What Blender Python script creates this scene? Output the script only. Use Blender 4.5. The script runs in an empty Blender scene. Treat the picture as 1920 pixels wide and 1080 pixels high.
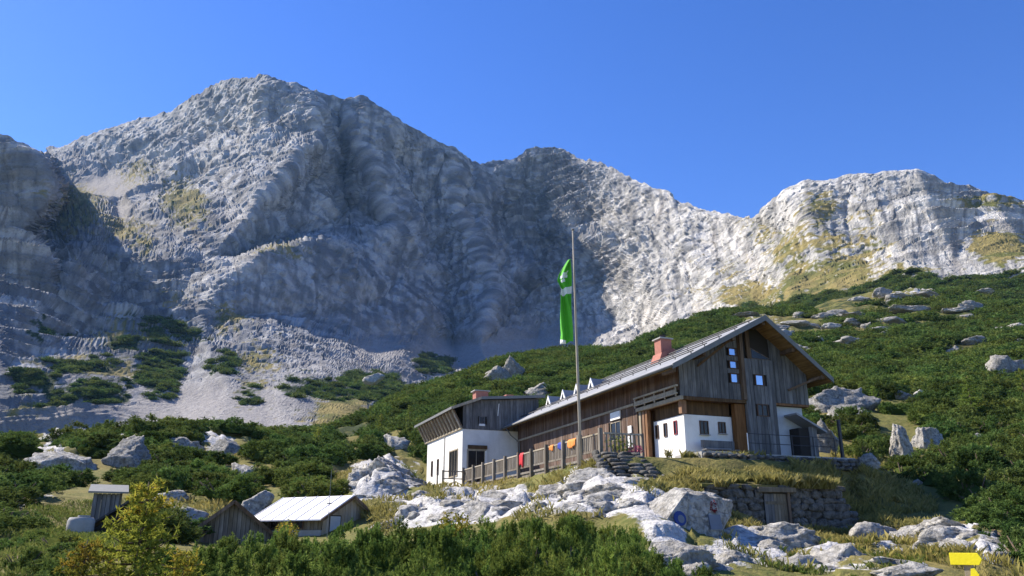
import bpy, bmesh, math, random
import numpy as np
from mathutils import Vector, Matrix
from mathutils.geometry import delaunay_2d_cdt

# ------------------------------------------------------------------ camera, sky, sun, exposure
scene = bpy.context.scene
FPX = 1500.0                                   # focal length in photograph pixels (1920 wide)
PITCH = math.atan2(480.0, 1500.0)
CP, SP = math.cos(PITCH), math.sin(PITCH)
cam_data = bpy.data.cameras.new("camera")
cam_data.sensor_width = 36.0
cam_data.lens = FPX / 1920.0 * 36.0
cam_data.clip_start = 0.1
cam_data.clip_end = 20000.0
cam = bpy.data.objects.new("camera", cam_data)
scene.collection.objects.link(cam)
cam.rotation_euler = (math.pi / 2 + PITCH, 0, 0)
scene.camera = cam

SUN_EL = math.radians(41.5)
SUN_AZ = math.radians(-63.0)                   # measured from the viewing direction, negative = to the left
SUN = Vector((math.sin(SUN_AZ) * math.cos(SUN_EL), math.cos(SUN_AZ) * math.cos(SUN_EL), math.sin(SUN_EL)))
world = bpy.data.worlds.new("World")
scene.world = world
world.use_nodes = True
wn = world.node_tree
bg = wn.nodes["Background"]
sky = wn.nodes.new("ShaderNodeTexSky")
sky.sky_type = 'NISHITA'
sky.sun_disc = False
sky.sun_elevation = SUN_EL
sky.sun_rotation = SUN_AZ
sky.altitude = 1500.0
sky.air_density = 1.0
sky.dust_density = 0.2
sky.ozone_density = 2.0
hs = wn.nodes.new("ShaderNodeHueSaturation")
hs.inputs["Saturation"].default_value = 1.30
hs.inputs["Hue"].default_value = 0.518
wn.links.new(sky.outputs[0], hs.inputs["Color"])
wn.links.new(hs.outputs[0], bg.inputs[0])
bg.inputs[1].default_value = 0.112
sl = bpy.data.lights.new("sun", 'SUN')
sl.energy = 5.0
sl.angle = math.radians(0.5)
sl.color = (1.0, 0.92, 0.80)
sun_o = bpy.data.objects.new("sun", sl)
scene.collection.objects.link(sun_o)
sun_o.rotation_euler = (-SUN).to_track_quat('-Z', 'Y').to_euler()
scene.view_settings.view_transform = 'Standard'
scene.view_settings.look = 'None'
scene.view_settings.exposure = 1.08
scene.view_settings.gamma = 1.0
scene.view_settings.use_curve_mapping = False
scene.render.engine = 'CYCLES'
scene.cycles.use_denoising = True
scene.cycles.max_bounces = 6
scene.cycles.transparent_max_bounces = 6
scene.cycles.volume_bounces = 0

COL = scene.collection
RNG = np.random.default_rng(11)
rnd = random.Random(5)

# ------------------------------------------------------------------ helpers: points, noise, meshes
def ray(px, py):
    px = np.asarray(px, float); py = np.asarray(py, float)
    r = (px - 960.0) / FPX; u = (540.0 - py) / FPX
    return np.stack([r, CP - SP * u, SP + CP * u], -1)
def at(px, py, Y):
    """world point seen at that place of the photograph, Y metres in front of the viewer"""
    d = ray(px, py)
    return d * (np.asarray(Y, float) / d[..., 1])[..., None]
def project(P):
    P = np.asarray(P, float)
    dep = CP * P[..., 1] + SP * P[..., 2]
    up = -SP * P[..., 1] + CP * P[..., 2]
    return 960 + FPX * P[..., 0] / dep, 540 - FPX * up / dep

_perm = np.random.default_rng(3).permutation(256).astype(np.int32)
_perm = np.concatenate([_perm, _perm])
_g = np.random.default_rng(4).normal(size=(256, 3)).astype(np.float32)
_g /= np.linalg.norm(_g, axis=1)[:, None]
_gx, _gy, _gz = (np.ascontiguousarray(_g[:, k]) for k in range(3))
def noise(p, scale=1.0, seed=0.0):
    p = np.asarray(p, np.float64) / scale + seed * 17.31
    fl = np.floor(p); fr = (p - fl).astype(np.float32); i = fl.astype(np.int32) & 255
    x, y, z = (np.ascontiguousarray(fr[:, k]) for k in range(3)); ix, iy, iz = (np.ascontiguousarray(i[:, k]) for k in range(3))
    w = [f * f * f * (f * (f * 6 - 15) + 10) for f in (x, y, z)]
    out = 0
    for dx in (0, 1):
        px_ = _perm[ix + dx]; wx = w[0] if dx else 1 - w[0]
        for dy in (0, 1):
            h = _perm[px_ + iy + dy] if False else _perm[(px_ + iy + dy) & 255]; wxy = wx * (w[1] if dy else 1 - w[1])
            for dz in (0, 1):
                k = _perm[(h + iz + dz) & 255]
                d = _gx[k] * (x - dx) + _gy[k] * (y - dy) + _gz[k] * (z - dz)
                out = out + d * (wxy * (w[2] if dz else 1 - w[2]))
    return out * 1.5
def ridged(p, scale, seed=0.0):
    return 1 - 2 * np.abs(noise(p, scale, seed))
def fbm(p, scale, octaves=3, seed=0.0):
    o = 0; a = 1.0
    for k in range(octaves):
        o = o + a * noise(p, scale, seed + k * 3.1); a *= 0.5; scale *= 0.5
    return o
def facets(p, scale, seed):
    """broken rock: every cell is a tilted flat block with a step at its border"""
    q = (np.asarray(p) / scale + seed * 11.7)
    i0 = np.floor(q - 0.5).astype(np.int64); fr = (q - i0).astype(np.float32)
    best = np.full(len(q), 1e9, np.float32); val = np.zeros(len(q), np.float32)
    for dx in (0, 1):
        for dy in (0, 1):
            h1 = _perm[_perm[(i0[:, 0] + dx) & 255] + ((i0[:, 1] + dy) & 255)]
            for dz in (0, 1):
                h = _perm[h1 + ((i0[:, 2] + dz) & 255)]
                g = _g[h]; dl = fr - np.array((dx + .5, dy + .5, dz + .5), np.float32) - _g[(h * 7 + 31) & 255] * 0.33
                d2 = (dl * dl).sum(1); m = d2 < best
                best[m] = d2[m]; val[m] = ((dl * g).sum(1) + 0.5 * g[:, 1])[m]
    return val
def smooth(x, a, b):
    t = np.clip((x - a) / (b - a), 0, 1); return t * t * (3 - 2 * t)

def mesh_np(name, v, quads=None, tris=None, mats=(), smooth_shade=True, attrs=None, midx=None, colors=None):
    me = bpy.data.meshes.new(name)
    v = np.asarray(v, np.float32)
    nq = 0 if quads is None else len(quads); nt = 0 if tris is None else len(tris)
    me.vertices.add(len(v)); me.vertices.foreach_set("co", v.ravel())
    lv = []
    if nq: lv.append(np.asarray(quads, np.int32).ravel())
    if nt: lv.append(np.asarray(tris, np.int32).ravel())
    lv = np.concatenate(lv)
    me.loops.add(len(lv)); me.loops.foreach_set("vertex_index", lv)
    me.polygons.add(nq + nt)
    st = np.concatenate([np.arange(nq) * 4, nq * 4 + np.arange(nt) * 3]).astype(np.int32)
    me.polygons.foreach_set("loop_start", st)
    if midx is not None: me.polygons.foreach_set("material_index", np.asarray(midx, np.int32))
    me.polygons.foreach_set("use_smooth", np.full(nq + nt, smooth_shade))
    for k, a in (attrs or {}).items():
        at_ = me.attributes.new(k, 'FLOAT', 'POINT'); at_.data.foreach_set("value", np.asarray(a, np.float32))
    for k, a in (colors or {}).items():
        at_ = me.attributes.new(k, 'FLOAT_COLOR', 'POINT')
        at_.data.foreach_set("color", np.concatenate([a, np.ones((len(a), 1))], 1).astype(np.float32).ravel())
    for m in mats: me.materials.append(m)
    me.update(calc_edges=True); me.validate()
    return me

def tag(o, label=None, cat=None, group=None, kind=None):
    if label: o["label"] = label
    if cat: o["category"] = cat
    if group: o["group"] = group
    if kind: o["kind"] = kind
    return o
def link(name, me, parent=None, loc=None, rot=None, scale=None):
    o = bpy.data.objects.new(name, me); COL.objects.link(o)
    if parent is not None: o.parent = parent
    if loc is not None: o.location = tuple(float(a) for a in loc)
    if rot is not None: o.rotation_euler = tuple(float(a) for a in rot)
    if scale is not None: o.scale = tuple(float(a) for a in scale)
    return o
def empty(name, loc, rz=0.0):
    o = bpy.data.objects.new(name, None); COL.objects.link(o)
    o.location = tuple(float(a) for a in loc); o.rotation_euler = (0, 0, rz); o.empty_display_size = 0.3
    return o

class MB:
    def __init__(self): self.v = []; self.f = []
    def add(self, v, f):
        b = len(self.v); self.v += [tuple(map(float, a)) for a in v]; self.f += [tuple(b + i for i in q) for q in f]; return self
    def box(self, x0, x1, y0, y1, z0, z1):
        return self.add([(x0,y0,z0),(x1,y0,z0),(x1,y1,z0),(x0,y1,z0),(x0,y0,z1),(x1,y0,z1),(x1,y1,z1),(x0,y1,z1)],
                        [(0,3,2,1),(4,5,6,7),(0,1,5,4),(1,2,6,5),(2,3,7,6),(3,0,4,7)])
    def prism_y(self, poly, y0, y1):
        """poly in (x,z), counter-clockwise seen from -y, extruded along y"""
        n = len(poly)
        v = [(x, y0, z) for x, z in poly] + [(x, y1, z) for x, z in poly]
        f = [tuple(range(n)), tuple(range(2 * n - 1, n - 1, -1))] + [(i, i + n, (i + 1) % n + n, (i + 1) % n) for i in range(n)]
        return self.add(v, f)
    def prism_x(self, poly, x0, x1):
        """poly in (y,z) extruded along x"""
        n = len(poly)
        v = [(x0, y, z) for y, z in poly] + [(x1, y, z) for y, z in poly]
        f = [tuple(range(n - 1, -1, -1)), tuple(range(n, 2 * n))] + [(i, (i + 1) % n, (i + 1) % n + n, i + n) for i in range(n)]
        return self.add(v, f)
    def bar(self, a, b, w, h=None):
        a, b = Vector(a), Vector(b); h = h or w
        d = (b - a).normalized(); side = d.cross(Vector((0, 0, 1)))
        if side.length < 1e-4: side = Vector((1, 0, 0))
        side.normalize(); up = side.cross(d)
        v = []
        for p in (a, b):
            for sx, sz in ((-1, -1), (1, -1), (1, 1), (-1, 1)): v.append(p + side * (sx * w / 2) + up * (sz * h / 2))
        return self.add(v, [(0,3,2,1),(4,5,6,7),(0,1,5,4),(1,2,6,5),(2,3,7,6),(3,0,4,7)])
    def tube(self, pts, radii, n=8):
        pts = [Vector(p) for p in pts]; rings = []
        for i, p in enumerate(pts):
            d = (pts[min(i + 1, len(pts) - 1)] - pts[max(i - 1, 0)]).normalized()
            s = d.cross(Vector((0, 0, 1)) if abs(d.z) < 0.95 else Vector((1, 0, 0))).normalized(); u = s.cross(d)
            rings.append([p + (s * math.cos(2 * math.pi * k / n) + u * math.sin(2 * math.pi * k / n)) * radii[i] for k in range(n)])
        v = [q for r in rings for q in r]; f = []
        for i in range(len(pts) - 1):
            for k in range(n): f.append((i * n + k, i * n + (k + 1) % n, (i + 1) * n + (k + 1) % n, (i + 1) * n + k))
        f.append(tuple(range(n - 1, -1, -1))); f.append(tuple((len(pts) - 1) * n + k for k in range(n)))
        return self.add(v, f)
    def mesh(self, name, mat, smooth_shade=False):
        me = bpy.data.meshes.new(name); me.from_pydata(self.v, [], self.f); me.materials.append(mat)
        bm = bmesh.new(); bm.from_mesh(me); bmesh.ops.recalc_face_normals(bm, faces=bm.faces); bm.to_mesh(me); bm.free()
        if smooth_shade:
            for p in me.polygons: p.use_smooth = True
        return me
    def build(self, name, mat, parent=None, smooth_shade=False, bevel=0.0):
        o = link(name, self.mesh(name, mat, smooth_shade), parent)
        if bevel:
            m = o.modifiers.new("bevel", 'BEVEL'); m.width = bevel; m.segments = 2
        return o

# ------------------------------------------------------------------ materials
class NT:
    def __init__(self, name):
        self.m = bpy.data.materials.new(name); self.m.use_nodes = True
        self.t = self.m.node_tree; self.t.nodes.clear()
        self.out = self.n("ShaderNodeOutputMaterial")
    def n(self, kind, **kw):
        x = self.t.nodes.new(kind)
        for k, v in kw.items(): setattr(x, k, v)
        return x
    def l(self, a, b): self.t.links.new(a, b)
    def val(self, node, sock, v):
        s = node.inputs[sock]
        if hasattr(v, "is_output"): self.l(v, s)
        else: s.default_value = v
    def noise(self, vec, scale, detail=4.0, rough=0.55, dist=0.0):
        x = self.n("ShaderNodeTexNoise"); x.inputs["Scale"].default_value = scale; x.inputs["Detail"].default_value = detail
        x.inputs["Roughness"].default_value = rough; x.inputs["Distortion"].default_value = dist
        if vec is not None: self.l(vec, x.inputs["Vector"])
        return x.outputs["Fac"]
    def voronoi(self, vec, scale, feature='F1'):
        x = self.n("ShaderNodeTexVoronoi", feature=feature); x.inputs["Scale"].default_value = scale
        self.l(vec, x.inputs["Vector"]); return x.outputs["Distance"]
    def map(self, vec, scale=(1,1,1), rot=(0,0,0)):
        x = self.n("ShaderNodeMapping"); x.inputs["Scale"].default_value = scale; x.inputs["Rotation"].default_value = rot
        self.l(vec, x.inputs["Vector"]); return x.outputs[0]
    def ramp(self, fac, stops, interp='LINEAR'):
        x = self.n("ShaderNodeValToRGB"); self.l(fac, x.inputs[0]); e = x.color_ramp.elements; x.color_ramp.interpolation = interp
        while len(e) < len(stops): e.new(0.5)
        for el, (p, c) in zip(e, stops):
            el.position = p; el.color = (c, c, c, 1) if not hasattr(c, "__len__") else (*c, 1)
        return x.outputs[0]
    def mix(self, fac, a, b, mode='MIX'):
        x = self.n("ShaderNodeMix", data_type='RGBA', blend_type=mode)
        self.val(x, 0, fac)
        for s, v in ((6, a), (7, b)):
            if hasattr(v, "is_output"): self.l(v, x.inputs[s])
            else: x.inputs[s].default_value = (*v, 1)
        return x.outputs[2]
    def math(self, op, a, b=0.0, clamp=False):
        x = self.n("ShaderNodeMath", operation=op, use_clamp=clamp); self.val(x, 0, a); self.val(x, 1, b); return x.outputs[0]
    def attr(self, name): return self.n("ShaderNodeAttribute", attribute_name=name).outputs["Fac"]
    def bump(self, h, strength=0.5, dist=1.0, normal=None):
        x = self.n("ShaderNodeBump"); x.inputs["Strength"].default_value = strength; x.inputs["Distance"].default_value = dist
        self.l(h, x.inputs["Height"])
        if normal is not None: self.l(normal, x.inputs["Normal"])
        return x.outputs[0]
    def bsdf(self, color, rough=0.9, normal=None, spec=0.2, metal=0.0):
        b = self.n("ShaderNodeBsdfPrincipled")
        if hasattr(color, "is_output"): self.l(color, b.inputs["Base Color"])
        else: b.inputs["Base Color"].default_value = (*color, 1)
        self.val(b, "Roughness", rough); b.inputs["Specular IOR Level"].default_value = spec; b.inputs["Metallic"].default_value = metal
        if normal is not None: self.l(normal, b.inputs["Normal"])
        self.l(b.outputs[0], self.out.inputs[0]); return b
    def pos(self): return self.n("ShaderNodeNewGeometry").outputs["Position"]
    def obj(self): return self.n("ShaderNodeTexCoord").outputs["Object"]
    def rand(self): return self.n("ShaderNodeObjectInfo").outputs["Random"]

def mat_mountain():
    k = NT("mountain_rock"); P = k.pos()
    c = k.n("ShaderNodeAttribute", attribute_name="tone").outputs["Color"]
    f = k.noise(P, 0.35, 4, 0.7)
    c = k.mix(k.ramp(f, [(0.3, 0.45), (0.55, 0.0)]), c, k.mix(1.0, c, (0.42, 0.42, 0.44), 'MULTIPLY'))
    k.bsdf(c, 0.95, k.bump(f, 0.7, 5.0), 0.1)
    return k.m
def mat_ground():
    k = NT("alpine_ground"); P = k.pos()
    a = k.noise(P, 0.35, 6, 0.65); b = k.noise(P, 2.2, 5, 0.65); d = k.noise(P, 0.09, 3)
    grass = k.mix(k.ramp(b, [(0.3, 0.0), (0.7, 1.0)]), (0.065, 0.085, 0.022), (0.19, 0.165, 0.055))
    grass = k.mix(k.ramp(d, [(0.42, 0.0), (0.65, 0.7)]), grass, (0.21, 0.16, 0.06))
    rock = k.mix(k.ramp(b, [(0.3, 0.0), (0.62, 1.0)]), (0.27, 0.265, 0.26), (0.56, 0.545, 0.52))
    rock = k.mix(k.ramp(k.noise(P, 7.0, 4), [(0.36, 0.6), (0.5, 0.0)]), rock, (0.12, 0.12, 0.115))
    m = k.math('ADD', k.attr("rock"), k.math('MULTIPLY', k.math('SUBTRACT', a, 0.5), 1.6))
    col = k.mix(k.ramp(m, [(0.46, 0.0), (0.54, 1.0)]), grass, rock)
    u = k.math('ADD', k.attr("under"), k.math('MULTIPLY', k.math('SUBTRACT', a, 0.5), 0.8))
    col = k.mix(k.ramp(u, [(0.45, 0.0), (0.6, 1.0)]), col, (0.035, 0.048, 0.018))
    h = k.math('ADD', k.math('MULTIPLY', k.noise(P, 1.4, 5, 0.7), 0.5), k.math('MULTIPLY', k.noise(P, 9.0, 2, 0.6), 0.06))
    k.bsdf(col, 0.95, k.bump(h, 0.7, 0.6), 0.1); return k.m
def mat_limestone(name="limestone", tone=1.0):
    k = NT(name); P = k.pos()
    a = k.noise(P, 0.9, 5, 0.65); b = k.noise(P, 4.0, 5, 0.72); s = k.noise(k.map(P, (2.2, 2.2, 0.5), (0.5, 0.3, 0.2)), 1.0, 4, 0.6)
    t = lambda *c: tuple(x * tone for x in c)
    c = k.mix(k.ramp(a, [(0.32, 0.0), (0.60, 1.0)]), t(0.33, 0.315, 0.285), t(0.60, 0.575, 0.525))
    c = k.mix(k.ramp(b, [(0.38, 0.85), (0.55, 0.0)]), c, t(0.15, 0.147, 0.135))
    c = k.mix(k.ramp(s, [(0.52, 0.0), (0.70, 0.6)]), c, t(0.25, 0.225, 0.175))
    mv = k.n("ShaderNodeMix", data_type='VECTOR'); mv.inputs[0].default_value = 0.35
    nz = k.n("ShaderNodeTexNoise"); nz.inputs["Scale"].default_value = 1.6; nz.inputs["Detail"].default_value = 3; k.l(P, nz.inputs["Vector"])
    k.l(P, mv.inputs[4]); k.l(nz.outputs["Color"], mv.inputs[5])
    crack = k.voronoi(k.map(mv.outputs[1], (0.9, 0.9, 2.2), (0.4, 0.3, 0.0)), 0.8, 'DISTANCE_TO_EDGE')
    c = k.mix(k.math('MULTIPLY', k.ramp(crack, [(0.0, 0.75), (0.03, 0.0)]), k.ramp(a, [(0.4, 0.0), (0.6, 1.0)])), c, t(0.09, 0.085, 0.075))
    h = k.math('ADD', k.math('MULTIPLY', k.noise(P, 2.6, 6, 0.74), 0.5), k.math('MULTIPLY', k.ramp(crack, [(0.0, 0.0), (0.05, 1.0)]), 0.05))
    k.bsdf(c, 0.93, k.bump(h, 0.9, 0.6), 0.12); return k.m
def mat_wood(name, dark, light, grain=(9, 9, 0.7), var=0.5):
    k = NT(name); O = k.obj()
    off = k.n("ShaderNodeVectorMath", operation='ADD'); k.l(O, off.inputs[0])
    comb = k.n("ShaderNodeCombineXYZ"); k.l(k.math('MULTIPLY', k.rand(), 37.0), comb.inputs[2]); k.l(comb.outputs[0], off.inputs[1])
    V = off.outputs[0]
    g = k.noise(k.map(V, grain), 1.0, 6, 0.65); w = k.noise(V, 0.9, 4, 0.6)
    c = k.mix(k.ramp(g, [(0.32, 0.0), (0.68, 1.0)]), dark, light)
    c = k.mix(k.ramp(w, [(0.45, 0.0), (0.7, 0.45)]), c, tuple(a * 0.6 for a in dark))
    r = k.rand(); br = k.math('ADD', k.math('MULTIPLY', r, var), 1.0 - var / 2)
    hsv = k.n("ShaderNodeHueSaturation"); k.l(c, hsv.inputs["Color"]); k.l(br, hsv.inputs["Value"])
    k.l(k.math('ADD', k.math('MULTIPLY', r, -0.4), 1.2), hsv.inputs["Saturation"])
    k.bsdf(hsv.outputs[0], 0.85, k.bump(g, 0.35, 0.02), 0.2); return k.m
def mat_plain(name, color, rough=0.7, var=0.12, scale=3.0, bump=0.15, metal=0.0, spec=0.3):
    k = NT(name); O = k.pos(); a = k.noise(O, scale, 6, 0.65)
    c = k.mix(k.ramp(a, [(0.3, 0.0), (0.7, 1.0)]), tuple(x * (1 - var) for x in color), tuple(min(1, x * (1 + var)) for x in color))
    k.bsdf(c, rough, k.bump(k.noise(O, scale * 8, 4), bump, 0.02), spec, metal); return k.m
def mat_plaster():
    k = NT("white_plaster"); P = k.pos(); a = k.noise(P, 0.8, 6, 0.7); s = k.noise(k.map(P, (3.0, 3.0, 0.25)), 1.0, 5, 0.6)
    c = k.mix(k.ramp(a, [(0.35, 0.0), (0.7, 1.0)]), (0.66, 0.64, 0.60), (0.80, 0.785, 0.75))
    c = k.mix(k.ramp(s, [(0.58, 0.0), (0.8, 0.35)]), c, (0.50, 0.46, 0.40))
    k.bsdf(c, 0.92, k.bump(k.noise(P, 14, 5), 0.3, 0.02), 0.15); return k.m
def mat_roof():
    k = NT("weathered_roof_sheet"); P = k.obj(); a = k.noise(P, 0.7, 6, 0.7); s = k.noise(k.map(P, (0.3, 4.0, 1.0)), 1.0, 4)
    c = k.mix(k.ramp(a, [(0.3, 0.0), (0.7, 1.0)]), (0.20, 0.205, 0.215), (0.33, 0.335, 0.34))
    c = k.mix(k.ramp(s, [(0.5, 0.0), (0.7, 0.4)]), c, (0.14, 0.14, 0.135))
    k.bsdf(c, 0.55, k.bump(a, 0.2, 0.03), 0.4); return k.m
def mat_glass(name, tint):
    k = NT(name); k.bsdf(tint, 0.06, None, 0.9); return k.m
def mat_foliage(name, dark, light, tip, trans=0.25, vary=0.05):
    k = NT(name); r = k.rand(); t = k.attr("tip")
    c = k.mix(t, dark, light)
    c = k.mix(k.math('MULTIPLY', k.ramp(k.attr("shoot"), [(0.45, 0.0), (1.0, 1.0)]), 0.7), c, tip)
    c = k.mix(k.math('MULTIPLY', k.ramp(k.noise(k.pos(), 0.12, 3), [(0.4, 0.0), (0.65, 1.0)]), 0.45), c, tuple(a * f for a, f in zip(light, (1.45, 1.15, 0.9))))
    hsv = k.n("ShaderNodeHueSaturation"); k.l(c, hsv.inputs["Color"])
    k.l(k.math('ADD', k.math('MULTIPLY', r, 0.6), 0.7) if vary else k.math('ADD', 1.0, 0.0), hsv.inputs["Value"])
    r2 = k.math('FRACT', k.math('MULTIPLY', r, 7.3)); k.l(k.math('ADD', k.math('MULTIPLY', r2, vary), 0.5 - vary / 2), hsv.inputs["Hue"])
    d = k.n("ShaderNodeBsdfDiffuse"); k.l(hsv.outputs[0], d.inputs[0])
    tr = k.n("ShaderNodeBsdfTranslucent"); k.l(hsv.outputs[0], tr.inputs[0])
    mx = k.n("ShaderNodeMixShader"); mx.inputs[0].default_value = trans
    k.l(d.outputs[0], mx.inputs[1]); k.l(tr.outputs[0], mx.inputs[2]); k.l(mx.outputs[0], k.out.inputs[0]); return k.m

M = dict(
    mountain=mat_mountain(), ground=mat_ground(), lime=mat_limestone("limestone", 0.9), lime_grey=mat_limestone("grey_limestone", 0.66), slate=mat_limestone("grey_stone", 0.36),
    grey_wood=mat_wood("weathered_grey_boards", (0.075, 0.076, 0.078), (0.21, 0.205, 0.20)),
    red_wood=mat_wood("red_brown_boards", (0.072, 0.048, 0.036), (0.20, 0.128, 0.092)),
    tan_wood=mat_wood("warm_boards", (0.12, 0.058, 0.026), (0.30, 0.155, 0.072)),
    beam=mat_wood("dark_timber", (0.07, 0.045, 0.028), (0.19, 0.125, 0.075)),
    rail_wood=mat_wood("railing_timber", (0.10, 0.085, 0.068), (0.27, 0.235, 0.19), var=0.35),
    pale_wood=mat_wood("pale_timber", (0.26, 0.22, 0.16), (0.46, 0.40, 0.31), var=0.3),
    shed_wood=mat_wood("shed_boards", (0.10, 0.085, 0.065), (0.24, 0.205, 0.155), var=0.35),
    soffit=mat_wood("soffit_boards", (0.15, 0.09, 0.035), (0.36, 0.23, 0.10), (9, 0.6, 9)),
    core=mat_plain("dark_backing", (0.03, 0.026, 0.022), 0.95),
    mortar=mat_plain("old_mortar", (0.10, 0.092, 0.08), 0.95, 0.3, 4.0),
    plaster=mat_plaster(), roof=mat_roof(),
    white=mat_plain("white_paint", (0.78, 0.77, 0.74), 0.5, 0.05),
    white_roof=mat_plain("white_roof_sheet", (0.78, 0.75, 0.73), 0.6, 0.06, 1.0),
    shade_white=mat_plain("shaded_white_render", (0.46, 0.49, 0.52), 0.8, 0.08),  # white render with the blue-grey of shade mixed into its colour
    brick=mat_plain("pink_chimney_render", (0.34, 0.14, 0.105), 0.9, 0.15, 5.0),
    dark=mat_plain("dark_metal", (0.035, 0.035, 0.04), 0.5, 0.1), metal=mat_plain("galvanised_steel", (0.17, 0.172, 0.165), 0.6, 0.15, metal=0.2), old_roof=mat_plain("old_shingle_roof", (0.10, 0.088, 0.075), 0.9, 0.3, 3.0),
    glass_sky=mat_plain("reflecting_glass", (0.42, 0.48, 0.58), 0.08, 0.05, 1.0, 0.0, 0.85),
    red=mat_plain("red_cloth", (0.55, 0.025, 0.035), 0.8), wreath=mat_plain("dark_red_petals", (0.22, 0.012, 0.012), 0.8), orange=mat_plain("orange_cloth", (0.75, 0.24, 0.05), 0.8), blue=mat_plain("blue_cloth", (0.03, 0.05, 0.32), 0.8),
    redframe=mat_plain("red_frame_paint", (0.30, 0.03, 0.035), 0.6), brown=mat_plain("brown_frame_paint", (0.09, 0.05, 0.03), 0.7),
    flag_green=mat_plain("green_flag_cloth", (0.085, 0.42, 0.025), 0.8, 0.1), flag_white=mat_plain("white_flag_cloth", (0.75, 0.78, 0.72), 0.8, 0.05),
    yellow=mat_plain("yellow_sign_paint", (0.85, 0.70, 0.015), 0.5, 0.05), concrete=mat_plain("concrete", (0.33, 0.32, 0.30), 0.9, 0.2, 1.5),
    plaque=mat_plain("slate_plaque", (0.13, 0.145, 0.18), 0.5, 0.1), plaque_blue=mat_plain("blue_enamel", (0.012, 0.03, 0.16), 0.4, 0.15),
    glass=mat_glass("window_glass", (0.05, 0.06, 0.075)), glass_dark=mat_plain("dark_window_glass", (0.014, 0.014, 0.015), 0.25, 0.1, 1.0, 0.0, 0.0, 0.4),
    bark=mat_plain("bark", (0.12, 0.085, 0.06), 0.95, 0.3, 12.0),
    needle=mat_foliage("dwarf_pine_needles", (0.030, 0.056, 0.017), (0.125, 0.188, 0.05), (0.24, 0.31, 0.09), 0.3),
    needle_near=mat_foliage("bright_pine_needles", (0.040, 0.072, 0.018), (0.155, 0.235, 0.052), (0.30, 0.38, 0.09), 0.35),
    larch=mat_foliage("larch_needles", (0.10, 0.125, 0.022), (0.26, 0.285, 0.048), (0.55, 0.37, 0.05), 0.42),
    larch_green=mat_foliage("green_larch_needles", (0.08, 0.12, 0.022), (0.22, 0.28, 0.06), (0.34, 0.34, 0.08), 0.4),
    grass=mat_foliage("dry_grass", (0.10, 0.115, 0.032), (0.25, 0.235, 0.08), (0.44, 0.38, 0.165), 0.35, 0.0),
    green_grass=mat_foliage("green_grass", (0.05, 0.08, 0.018), (0.11, 0.155, 0.038), (0.26, 0.25, 0.08), 0.35, 0.0),
    flower=mat_plain("pink_flowers", (0.5, 0.10, 0.16), 0.8),
)

# ------------------------------------------------------------------ mountain
# crest lines and faces: place in the photograph and metres ahead; joined into planar faces, then broken up by rock relief
SKYLINE = [(-320,300,780),(-220,300,790),(-90,290,800),(0,254,810),(18,252,810),(45,272,812),(66,288,900),(85,284,2100),(130,273,2060),(200,241,1970),(232,236,1930),(270,226,1880),(318,212,1810),(350,190,1750),
    (390,168,1670),(425,149,1600),(470,147,1530),(500,143,1480),(520,155,1490),(560,166,1500),(605,180,1520),(640,189,1540),(680,187,1550),(715,205,1560),(750,231,1580),
    (800,258,1600),(845,278,1620),(872,296,1640),(885,306,1680),(922,309,1740),(968,301,1760),(990,284,1760),(1030,279,1760),(1060,284,1740),(1090,299,1680),(1150,315,1570),
    (1200,344,1450),(1245,360,1360),(1256,363,1340),(1264,377,1320),(1330,401,1180),(1412,412,1030),(1430,396,950),(1470,362,900),(1512,341,880),(1600,336,850),(1670,324,820),(1720,324,800),
    (1780,344,780),(1850,364,750),(1920,384,720),(2060,435,680),(2240,490,640)]
CRESTS = [
    SKYLINE,
    [(66,289,815),(96,345,800),(72,400,780),(52,455,750),(0,520,690),(-220,560,620)],                     # edge of the near buttress
    [(85,290,2040),(112,348,1700),(95,400,1440),(85,455,1150),(160,470,960),(300,490,930)],                # grass bench behind it
    [(500,143,1480),(575,205,1400),(592,265,1310),(545,322,1190),(470,400,1080),(386,484,965)],          # main spur
    [(605,180,1520),(605,330,1440),(622,445,1300),(500,470,1110),(386,484,965)],                         # back of the shaded slab
    [(680,470,1180),(640,468,1110),(560,462,1020),(480,490,920),(400,545,840),(382,572,820)],             # lower lobe
    [(680,470,1180),(720,560,1130),(690,640,980),(560,600,930),(450,600,850),(382,572,820)],
    [(680,187,1550),(690,300,1440),(730,430,1345),(770,530,1255),(800,640,1115),(830,690,960)],
    [(740,300,1575),(790,420,1545),(830,520,1465),(850,640,1255),(860,690,1060)],
    [(872,296,1640),(860,400,1535),(905,480,1425),(930,560,1320),(900,650,1110)],
    [(990,284,1760),(985,340,1740),(1010,420,1680),(1020,520,1560),(1010,620,1330),(1000,680,1100)],
    [(1060,284,1740),(1062,380,1640),(1080,450,1500),(1160,545,1260),(1210,620,1050),(1215,690,900)],      # edge of the lit wall
    [(1256,363,1340),(1290,470,1120),(1310,560,960),(1300,640,800)],
    [(1412,412,1030),(1420,480,900),(1440,560,760),(1430,660,560)],
    [(1512,341,880),(1520,430,780),(1560,520,650),(1600,600,480)],
    [(1670,324,820),(1655,405,735),(1700,480,610),(1740,560,470),(1740,640,400)],
    [(1920,384,720),(1900,450,590),(1930,530,460),(1940,640,380)],
]
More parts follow.
